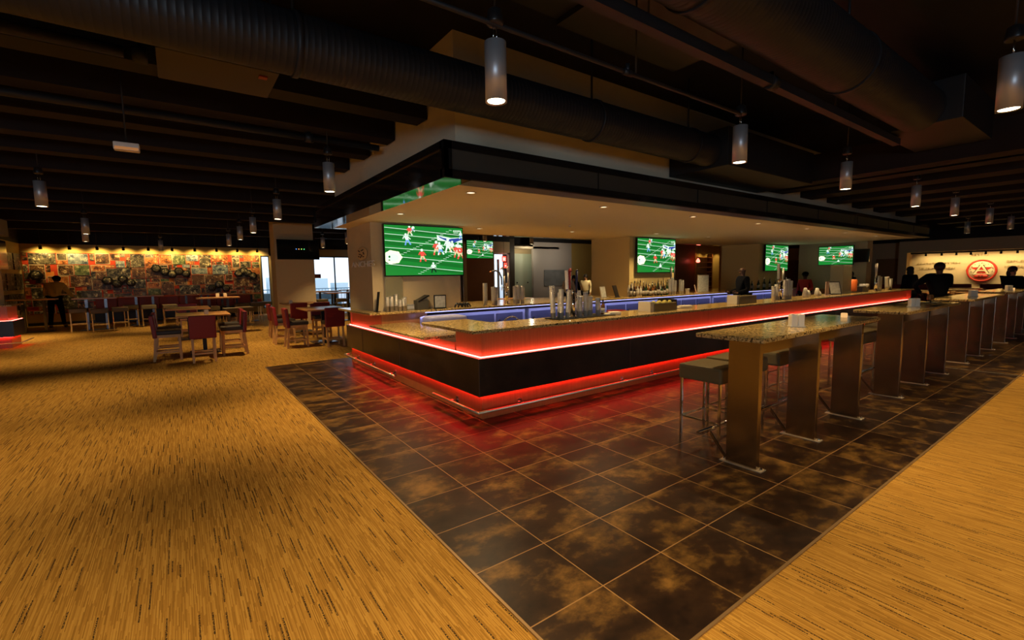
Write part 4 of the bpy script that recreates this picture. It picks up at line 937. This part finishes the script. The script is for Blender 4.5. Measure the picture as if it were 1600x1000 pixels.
t = thing('red_bucket', 'dark red bucket on the work counter beyond the beer tower', 'bucket', (4.3, 3.72, .84)); MB().lathe([(.12, 0), (.17, .24), (.16, .24), (.11, .02)], n=20).build('bucket_body', redlea, t)
tag(MB().lathe([(.09, 0), (.10, .02), (.11, .30), (.09, .32)], n=16).build('orange_jug', pm('jug_orange', (.75, .16, .03), .4), loc=(13.3, 3.2, ZB+.04)), 'bright orange jug on the front counter near the right end', 'jug')
t = thing('acrylic_bin', 'tall greenish clear acrylic bin before the right-end television', 'bin', (12.6, 3.25, ZB)); MB().box((-.3, -.15, 0), (.3, .15, .75), .01).build('bin_body', pm('acrylic3', (.28, .26, .17), .2, alpha=.7), t)
t = thing('white_bowl_stack', 'stack of white bowls near the right end of the bar', 'bowls', (14.0, 3.15, ZB+.1)); MB().lathe([(.05, 0), (.11, .06), (.11, .12), (.10, .12), (.05, .07)], n=16).build('bowl', white, t)
tag(MB().box((-.25, -.12, 0), (.25, .12, .16), .01).build('black_tray', blackpl, loc=(13.9, 3.2, ZB)), 'black tray below the white bowls', 'tray')
for i, (x, h) in enumerate(((10.1, .22), (10.25, .16), (10.75, .2), (10.85, .12))):
    tag(MB().lathe([(.05, 0), (.06, .05), (.05, h*.6), (.03, h)], n=14).build('white_jar', pm('jar_white', (.55, .50, .40), .4), loc=(x, 3.1, ZB)), 'small white jar on the front counter right of the bartender', 'jar', 'white jars right of the bartender')
tag(MB().lathe([(.05, 0), (.065, .14), (.07, .15)], n=16).build('paper_cup', white, loc=(10.35, 6.35, ZB)), 'white paper cup on the rear counter by the tap tower', 'cup')
# bottles
def bottle(col, cap, h=.30, r=.037):
    t = thing('bottle', 'clear bottle with a pourer at the left of the bottle crowd', 'bottle', (7.95, 6.42, ZB))
    MB().lathe([(r, 0), (r, h*.58), (r*.85, h*.66), (r*.38, h*.76), (r*.36, h*.92), (r*.4, h)], n=12).build('bottle_body', col, t)
    MB().lathe([(r*.42, h*.93), (r*.42, h*1.02), (r*.15, h*1.05), (r*.12, h*1.18)], n=8).build('pourer', cap, t)
    MB().lathe([(r*1.02, h*.15), (r*1.02, h*.48)], n=12).build('bottle_label', pm('paper_label', (.45, .40, .30), .6), t)
    return t
bt = [bottle(pm('bottle_dark', (.03, .015, .008), .12), chrome), bottle(pm('bottle_white', (.62, .56, .45), .3), pm('cap_gold', (.5, .35, .1), .3, .5)), bottle(pm('bottle_green', (.02, .05, .02), .12), chrome), bottle(pm('bottle_amber', (.20, .07, .015), .15), blackpl)]
br = random.Random(5)
lbs = ['dark glass bottle in the crowd under the middle television', 'pale bottle in the crowd under the middle television', 'green bottle in the crowd under the middle television', 'amber bottle in the crowd under the middle television']
bt[0].location = (8.35, 6.45, ZB); bt[0]['label'] = lbs[0]; bt[1].location = (8.12, 6.36, ZB); bt[1]['label'] = 'white bottle in the pair left of the crowd under the middle television'
bt[2].location = (8.5, 6.40, ZB); bt[2]['label'] = lbs[2]; bt[3].location = (8.65, 6.42, ZB); bt[3]['label'] = lbs[3]
for o in bt: o['group'] = 'bottles under the middle television'
dup(bt[1], (8.24, 6.36, ZB), 0, 'white bottle in the pair left of the crowd under the middle television')
for rr, y in enumerate((6.55, 6.46, 6.34)):
    for k in range(12):
        x = 7.98+k*.125+br.uniform(-.02, .02)
        if y < 6.4 and k < 5: continue
        ki = br.choice((0, 0, 2, 3, 0, 1)); q_ = dup(bt[ki], (x, y, ZB), 0, lbs[ki]); q_.scale = (1, 1, br.uniform(.85, 1.25)+(.15 if y > 6.5 else 0))
lb3 = ['dark glass bottle under the third television', 'pale bottle under the third television', 'green bottle under the third television', 'amber bottle under the third television']
for k in range(13):
    ki = br.choice((0, 3, 2, 0, 1)); q_ = dup(bt[ki], (14.2+k*.21, 6.42+.08*(k % 2), ZB), 0, lb3[ki], 'bottles under the third television'); q_.scale = (1, 1, br.uniform(.9, 1.2))
for k in range(3): dup(bt[0], (3.5+k*.11, 3.8, .84), 0, 'dark bottle in the row behind the front counter', 'bottles behind the front counter')
dup(bt[3], (3.36, 3.15, ZB), 0, 'red-brown sauce bottle right of the front cup stacks').scale = (.8, .8, .75)

# ---------------------------------------------------------------- people
def skinned(name, chains, mat, parent, sub=2):
    """chains: list of (points, radii, links) joined by shared keys"""
    me = bpy.data.meshes.new(name); vs = []; es = []; rad = []; roots = []
    for nodes, edges in chains:
        idx = {}
        for k, (p_, r_) in nodes.items(): idx[k] = len(vs); vs.append(p_); rad.append(r_)
        roots.append(idx[list(nodes)[0]])
        es += [(idx[a], idx[b_]) for a, b_ in edges]
    me.from_pydata(vs, es, []); me.materials.append(mat)
    o = bpy.data.objects.new(name, me); C.objects.link(o); o.parent = parent
    sk = o.modifiers.new('skin', 'SKIN'); sk.use_smooth_shade = True
    lay = me.skin_vertices[0].data if me.skin_vertices else None
    if lay is None:
        bpy.context.view_layer.objects.active = o
        lay = me.skin_vertices[0].data
    for i, r_ in enumerate(rad): lay[i].radius = (r_, r_) if not isinstance(r_, tuple) else r_; lay[i].use_root = i in roots
    ss = o.modifiers.new('subsurf', 'SUBSURF'); ss.levels = sub; ss.render_levels = sub
    return o
def person(label, loc, rz, sc=1.0, pose=None, top=cloth_n, legs=cloth_k, sk=None, hair='short', hat=None, collar=None, skirt=False):
    sk = sk or skin
    J = dict(pelvis=(0, 0, .95), waist=(0, 0, 1.10), chest=(0, .01, 1.32), neck=(0, 0, 1.47), throat=(0, .01, 1.53), head=(0, .02, 1.62), crown=(0, .01, 1.70),
             ls=(-.17, 0, 1.41), le=(-.235, -.02, 1.14), lw=(-.23, .08, .92), lh=(-.225, .12, .85), rs=(.17, 0, 1.41), re=(.235, -.02, 1.14), rw=(.23, .08, .92), rh=(.225, .12, .85),
             lp=(-.09, 0, .92), lk=(-.10, .02, .50), la=(-.10, -.02, .09), lt=(-.11, .12, .035), rp=(.09, 0, .92), rk=(.10, .02, .50), ra=(.10, -.02, .09), rt=(.11, .12, .035))
    J.update(pose or {})
    RR = dict(pelvis=.125, waist=.115, chest=.135, neck=.058, throat=.052, head=.088, crown=.07, ls=.06, le=.042, lw=.028, lh=.03, rs=.06, re=.042, rw=.028, rh=.03,
              lp=.085, lk=.058, la=.038, lt=.03, rp=.085, rk=.058, ra=.038, rt=.03)
    t = thing('person', label, 'person', loc, rz); t.scale = (sc, sc, sc)
    E_ = [('pelvis', 'waist'), ('waist', 'chest'), ('chest', 'neck'), ('neck', 'throat'), ('throat', 'head'), ('head', 'crown'), ('chest', 'ls'), ('ls', 'le'), ('le', 'lw'), ('lw', 'lh'),
          ('chest', 'rs'), ('rs', 're'), ('re', 'rw'), ('rw', 'rh'), ('pelvis', 'lp'), ('lp', 'lk'), ('lk', 'la'), ('la', 'lt'), ('pelvis', 'rp'), ('rp', 'rk'), ('rk', 'ra'), ('ra', 'rt')]
    BR = dict(RR)
    for k in ('pelvis', 'waist', 'chest', 'ls', 'rs', 'lp', 'rp'): BR[k] = RR[k]*.76
    chains = [({k: (J[k], BR[k]) for k in J if k in RR}, E_)]
    for s in 'lr':
        wv = Vector(J[s+'w']); hv = Vector(J[s+'h']); d = (hv-wv).normalized(); side = d.cross(Vector((0, 1, .3))).normalized()
        if side.length < .1: side = Vector((1, 0, 0))
        nrm = side.cross(d)
        for k, (off, L_) in enumerate(((-.027, .062), (-.009, .075), (.009, .07), (.027, .055))):
            a = hv+side*off; b_ = a+d*L_*.5; c = b_+(d*.8+nrm*.35*(1 if s == 'l' else -1))*L_*.5
            chains.append(({'a': (tuple(a), .010), 'b': (tuple(b_), .009), 'c': (tuple(c), .008)}, [('a', 'b'), ('b', 'c')]))
        a = wv+(hv-wv)*.4; sg = -1 if s == 'r' else 1
        chains.append(({'a': (tuple(a), .012), 'b': (tuple(a+side*sg*.04+d*.02), .010), 'c': (tuple(a+side*sg*.05+d*.055), .009)}, [('a', 'b'), ('b', 'c')]))
    hd_ = Vector(J['head']); fw = (Vector(J['crown'])-Vector(J['throat'])).normalized()
    yaw_ = J.get('gaze', (0, 1, 0)); gz = Vector(yaw_).normalized(); sd = gz.cross(Vector((0, 0, 1))).normalized()
    # nose, chin, ears grow from the head
    chains.append(({'a': (tuple(hd_+gz*.06), .02), 'b': (tuple(hd_+gz*.105+Vector((0, 0, -.015))), .012)}, [('a', 'b')]))
    chains.append(({'a': (tuple(hd_+Vector((0, 0, -.05))+gz*.02), .05), 'b': (tuple(hd_+gz*.06+Vector((0, 0, -.085))), .03)}, [('a', 'b')]))
    for s in (-1, 1): chains.append(({'a': (tuple(hd_+sd*s*.075), .016), 'b': (tuple(hd_+sd*s*.092+Vector((0, 0, .02))), .012)}, [('a', 'b')]))
    skinned('body', chains, sk, t)
    e = MB()
    for s in (-1, 1): e.ball(hd_+gz*.083+sd*s*.032+Vector((0, 0, .015)), .011, u=8)
    e.build('eyes', pm('eye_dark', (.02, .015, .012), .2), t)
    MB().ball(hd_+gz*.085+Vector((0, 0, -.055)), .018, sc=(1.2, .5, .35) if abs(gz.y) > abs(gz.x) else (.5, 1.2, .35), u=8).build('mouth', pm('lip', (.22, .07, .05), .5), t)
    ex = 1.25
    skinned('jacket', [({k: (J[k], RR[k]*ex *(1.25 if k in ('ls', 'rs', 'neck') else 1.05) if k not in ('lw', 'rw') else RR[k]*1.7) for k in ('pelvis', 'waist', 'chest', 'neck', 'ls', 'le', 'lw', 'rs', 're', 'rw')}, [('pelvis', 'waist'), ('waist', 'chest'), ('chest', 'neck'), ('chest', 'ls'), ('ls', 'le'), ('le', 'lw'), ('chest', 'rs'), ('rs', 're'), ('re', 'rw')])], top, t)
    ll = [({k: (J[k], RR[k]*(1.25 if k != 'la' else ex+.3)) for k in ('pelvis', 'lp', 'lk', 'la', 'rp', 'rk', 'ra')}, [('pelvis', 'lp'), ('lp', 'lk'), ('lk', 'la'), ('pelvis', 'rp'), ('rp', 'rk'), ('rk', 'ra')])]
    skinned('trousers', ll, legs, t)
    for s in 'lr':
        a = Vector(J[s+'a']); b_ = Vector(J[s+'t'])
        MB().ball((a+b_)/2+Vector((0, .02, -.01)), .07, sc=(.72, 1.9, .62)).build('shoe', pm('shoe_black', (.012, .011, .010), .4), t)
    hm = MB(); c = hd_+Vector((0, 0, .035))-gz*.018
    hm.ball(c, .105, sc=(.93, .98, .95), u=16)
    if hair == 'long':
        hm.ball(c-gz*.035+Vector((0, 0, -.10)), .10, sc=(1.02, .8, 1.3), u=14)
    if hair != 'bald':
        hm.build('hair', hair_m, t)
    else: hm.b.free()
    if hat:
        MB().ball(c+Vector((0, 0, .03)), .108, sc=(1, 1, .8), u=16).box(tuple(c+gz*.12-Vector((.07, .05, -.005))), tuple(c+gz*.12+Vector((.07, .05, .02))), .005).build('cap', hat, t)
    return t
yel = pm('yellow_jacket', (.80, .50, .10), .8, bump=.2, bscale=20)
person('person in yellow jacket, black cap and black trousers leaning over at the photo wall', (-5.55, 22.3, 0), 0.0, 1.17,
       dict(chest=(.0, .10, 1.30), neck=(.02, .20, 1.42), throat=(.03, .24, 1.47), head=(.04, .30, 1.53), crown=(.04, .33, 1.60), ls=(-.19, .12, 1.36), le=(-.25, .16, 1.08), lw=(-.20, .34, .95), lh=(-.18, .40, .93),
            rs=(.20, .12, 1.36), re=(.30, .24, 1.12), rw=(.36, .42, .98), rh=(.38, .48, .96), la=(-.16, -.02, .09), lt=(-.18, .12, .035), ra=(.16, -.02, .09), rt=(.20, .12, .035), lk=(-.13, .02, .5), rk=(.13, .02, .5)), top=yel, legs=cloth_k, hat=cloth_k)
person('bald bartender in black shown in profile behind the bar before the mustard-lit column', (10.9, 5.0, 0), .95, 1.07, dict(chest=(0, .04, 1.32), lw=(-.22, .25, 1.05), lh=(-.21, .31, 1.07), rw=(.2, .26, 1.05), rh=(.19, .32, 1.07)), sk=skin_d, hair='bald')
person('bartender in a red shirt and black cap far behind the bar', (16.3, 5.6, 0), PI/2, .95, dict(lw=(-.22, .3, 1.05), lh=(-.21, .36, 1.1)), top=pm('red_shirt', (.5, .03, .02), .8), hat=cloth_k, sk=skin_d)
person('person in dark jacket bending forward behind the right-end beer tower', (16.0, 4.3, 0), -PI/2, 1.05, dict(chest=(0, .22, 1.26), neck=(0, .36, 1.36), throat=(0, .41, 1.40), head=(0, .47, 1.46), crown=(0, .50, 1.53), ls=(-.18, .26, 1.32), rs=(.18, .26, 1.32), le=(-.24, .30, 1.06), re=(.24, .30, 1.06), lw=(-.2, .46, .98), rw=(.2, .46, .98), lh=(-.18, .52, .98), rh=(.18, .52, .98)), top=cloth_k, hair='long')
person('long-haired person in black standing at the far end of the bar', (18.4, 3.2, 0), -.6, 1.03, dict(gaze=(.5, .85, 0)), hair='long', sk=skin_d)
person('person in black drinking with one elbow out at the granite high tables', (12.62, 1.28, 0), -.95, 1.06,
       dict(chest=(0, .05, 1.33), ls=(-.20, .03, 1.42), le=(-.44, -.02, 1.24), lw=(-.28, .10, 1.06), lh=(-.24, .14, 1.03), rs=(.20, .06, 1.42), re=(.30, .22, 1.20), rw=(.16, .26, 1.43), rh=(.11, .24, 1.49), gaze=(.35, .9, 0)), sk=skin_d)
c = thing('drinking_glass', 'dark tumbler raised to the mouth of the drinking person', 'glass', (12.92, 1.38, 1.58), 0); MB().lathe([(.03, 0), (.038, .12), (.035, .12)], n=14, tilt=Matrix.Rotation(.6, 3, 'X')).build('tumbler', pm('tumbler', (.05, .03, .02), .15), c)
person('person with bobbed dark hair leaning back at the right edge of the photo', (16.4, .55, 0), 2.3, 1.0, dict(chest=(0, -.06, 1.32), neck=(0, -.08, 1.47), throat=(0, -.07, 1.53), head=(0, -.05, 1.62), crown=(0, -.06, 1.70), re=(.26, .18, 1.18), rw=(.22, .42, 1.08), rh=(.21, .48, 1.08), ls=(-.19, -.05, 1.41), rs=(.19, -.05, 1.41)), hair='long')
person('person in pale top and dark skirt at the host stand beyond the bar', (10.2, 11.3, 0), 1.9, 1.0, dict(), top=pm('pale_top', (.45, .38, .28), .8), legs=cloth_n, hair='short')
person('person in black beside the pale-topped one beyond the bar', (10.75, 11.6, 0), 2.4, .96, dict(), top=cloth_k, hair='long')
person('person in cream top and black skirt small in the distance beyond the bar', (12.1, 12.3, 0), 2.0, .98, dict(), top=pm('cream_top', (.75, .66, .42), .8), legs=cloth_k, hair='short')

# ---------------------------------------------------------------- terrace outside the windows
o = MB().box((-10, 24.3, -.3), (40, 70, -.1)).build('terrace_ground', pm('pale_paving', (.50, .52, .55), .8)); o['kind'] = 'structure'
bluegrey = pm('outdoor_blue', (.20, .30, .38), .6)
t = thing('terrace_railing', 'blue-grey railing along the terrace outside the windows', 'railing', (1.0, 33, -.1))
b = MB().box((0, 0, 1.05), (13, .05, 1.12)).box((0, 0, .15), (13, .05, .2))
for k in range(60): b.box((k*.22, .01, .15), (k*.22+.025, .04, 1.1))
for k in range(7): b.box((k*2.16, 0, 0), (k*2.16+.05, .05, 1.1))
b.build('rail_bars', bluegrey, t)
for i, (x, y, w_) in enumerate(((3.6, 27.5, 1.6), (5.6, 28.2, 1.6), (7.6, 27.6, 1.8), (2.3, 27, 1.2))):
    t = thing('terrace_sofa', 'blue-grey terrace seat outside the glass, %s' % ['left of the mullion', 'behind the mullion', 'right of the mullion', 'in the narrow window strip'][i], 'outdoor seat', (x, y, -.1))
    MB().box((-w_/2, -.35, 0), (w_/2, .35, .5), .03).build('seat', bluegrey, t); MB().box((-w_/2, .25, .5), (w_/2, .4, 1.0), .03).build('backrest', pm('outdoor_dark', (.08, .12, .15), .6), t)
for i, (x, y) in enumerate(((4.0, 25.6), (6.2, 25.8))):
    t = thing('terrace_table', 'white-topped terrace table just outside the glass, %s' % ['left', 'right'][i], 'outdoor table', (x, y, -.1))
    MB().box((-.7, -.4, .95), (.7, .4, 1.0), .01).build('tabletop', white, t); MB().box((-.05, -.05, 0), (.05, .05, .95)).build('pedestal', bluegrey, t)
t = thing('terrace_umbrella', 'red and white umbrella on the terrace at the right window edge', 'umbrella', (11.4, 36, -.1))
MB().lathe([(1.0, 1.6), (.6, 1.95), (.05, 2.2)], n=8).build('umbrella_canopy', pm('umbrella_red', (.75, .12, .10), .7), t); MB().tube((0, 0, 0), (0, 0, 2.15), .03).build('umbrella_pole', white, t)
t = thing('light_pole', 'pale blue pole standing outside the left window', 'pole', (5.4, 36, -.1)); MB().tube((0, 0, 0), (0, 0, 8), .10).box((-.2, -.2, 3.2), (.2, .2, 4.1)).build('pole_shaft', pm('pole_blue', (.35, .60, .75), .6), t)
t = thing('distant_buildings', 'hazy low blue buildings on the horizon beyond the terrace', 'buildings', (0, 62, -.1)); b = MB()
for k in range(9): b.box((2+k*2.6, 0, 0), (3.8+k*2.6, 2, 1.2+(k*37 % 5)*.2))
b.build('building_blocks', pm('haze_blue', (.62, .74, .80), .9), t)
t = thing('window_placard', 'small red placard stuck on the left window pane', 'sign', (4.04, 24.048, 1.72))
MB().box((0, 0, 0), (.30, .01, .21)).build('placard_board', pm('placard_red', (.45, .03, .02), .5), t)
MB().box((.05, -.004, .08), (.25, 0, .12)).build('placard_text', pm('placard_text', (.7, .4, .3), .5), t)
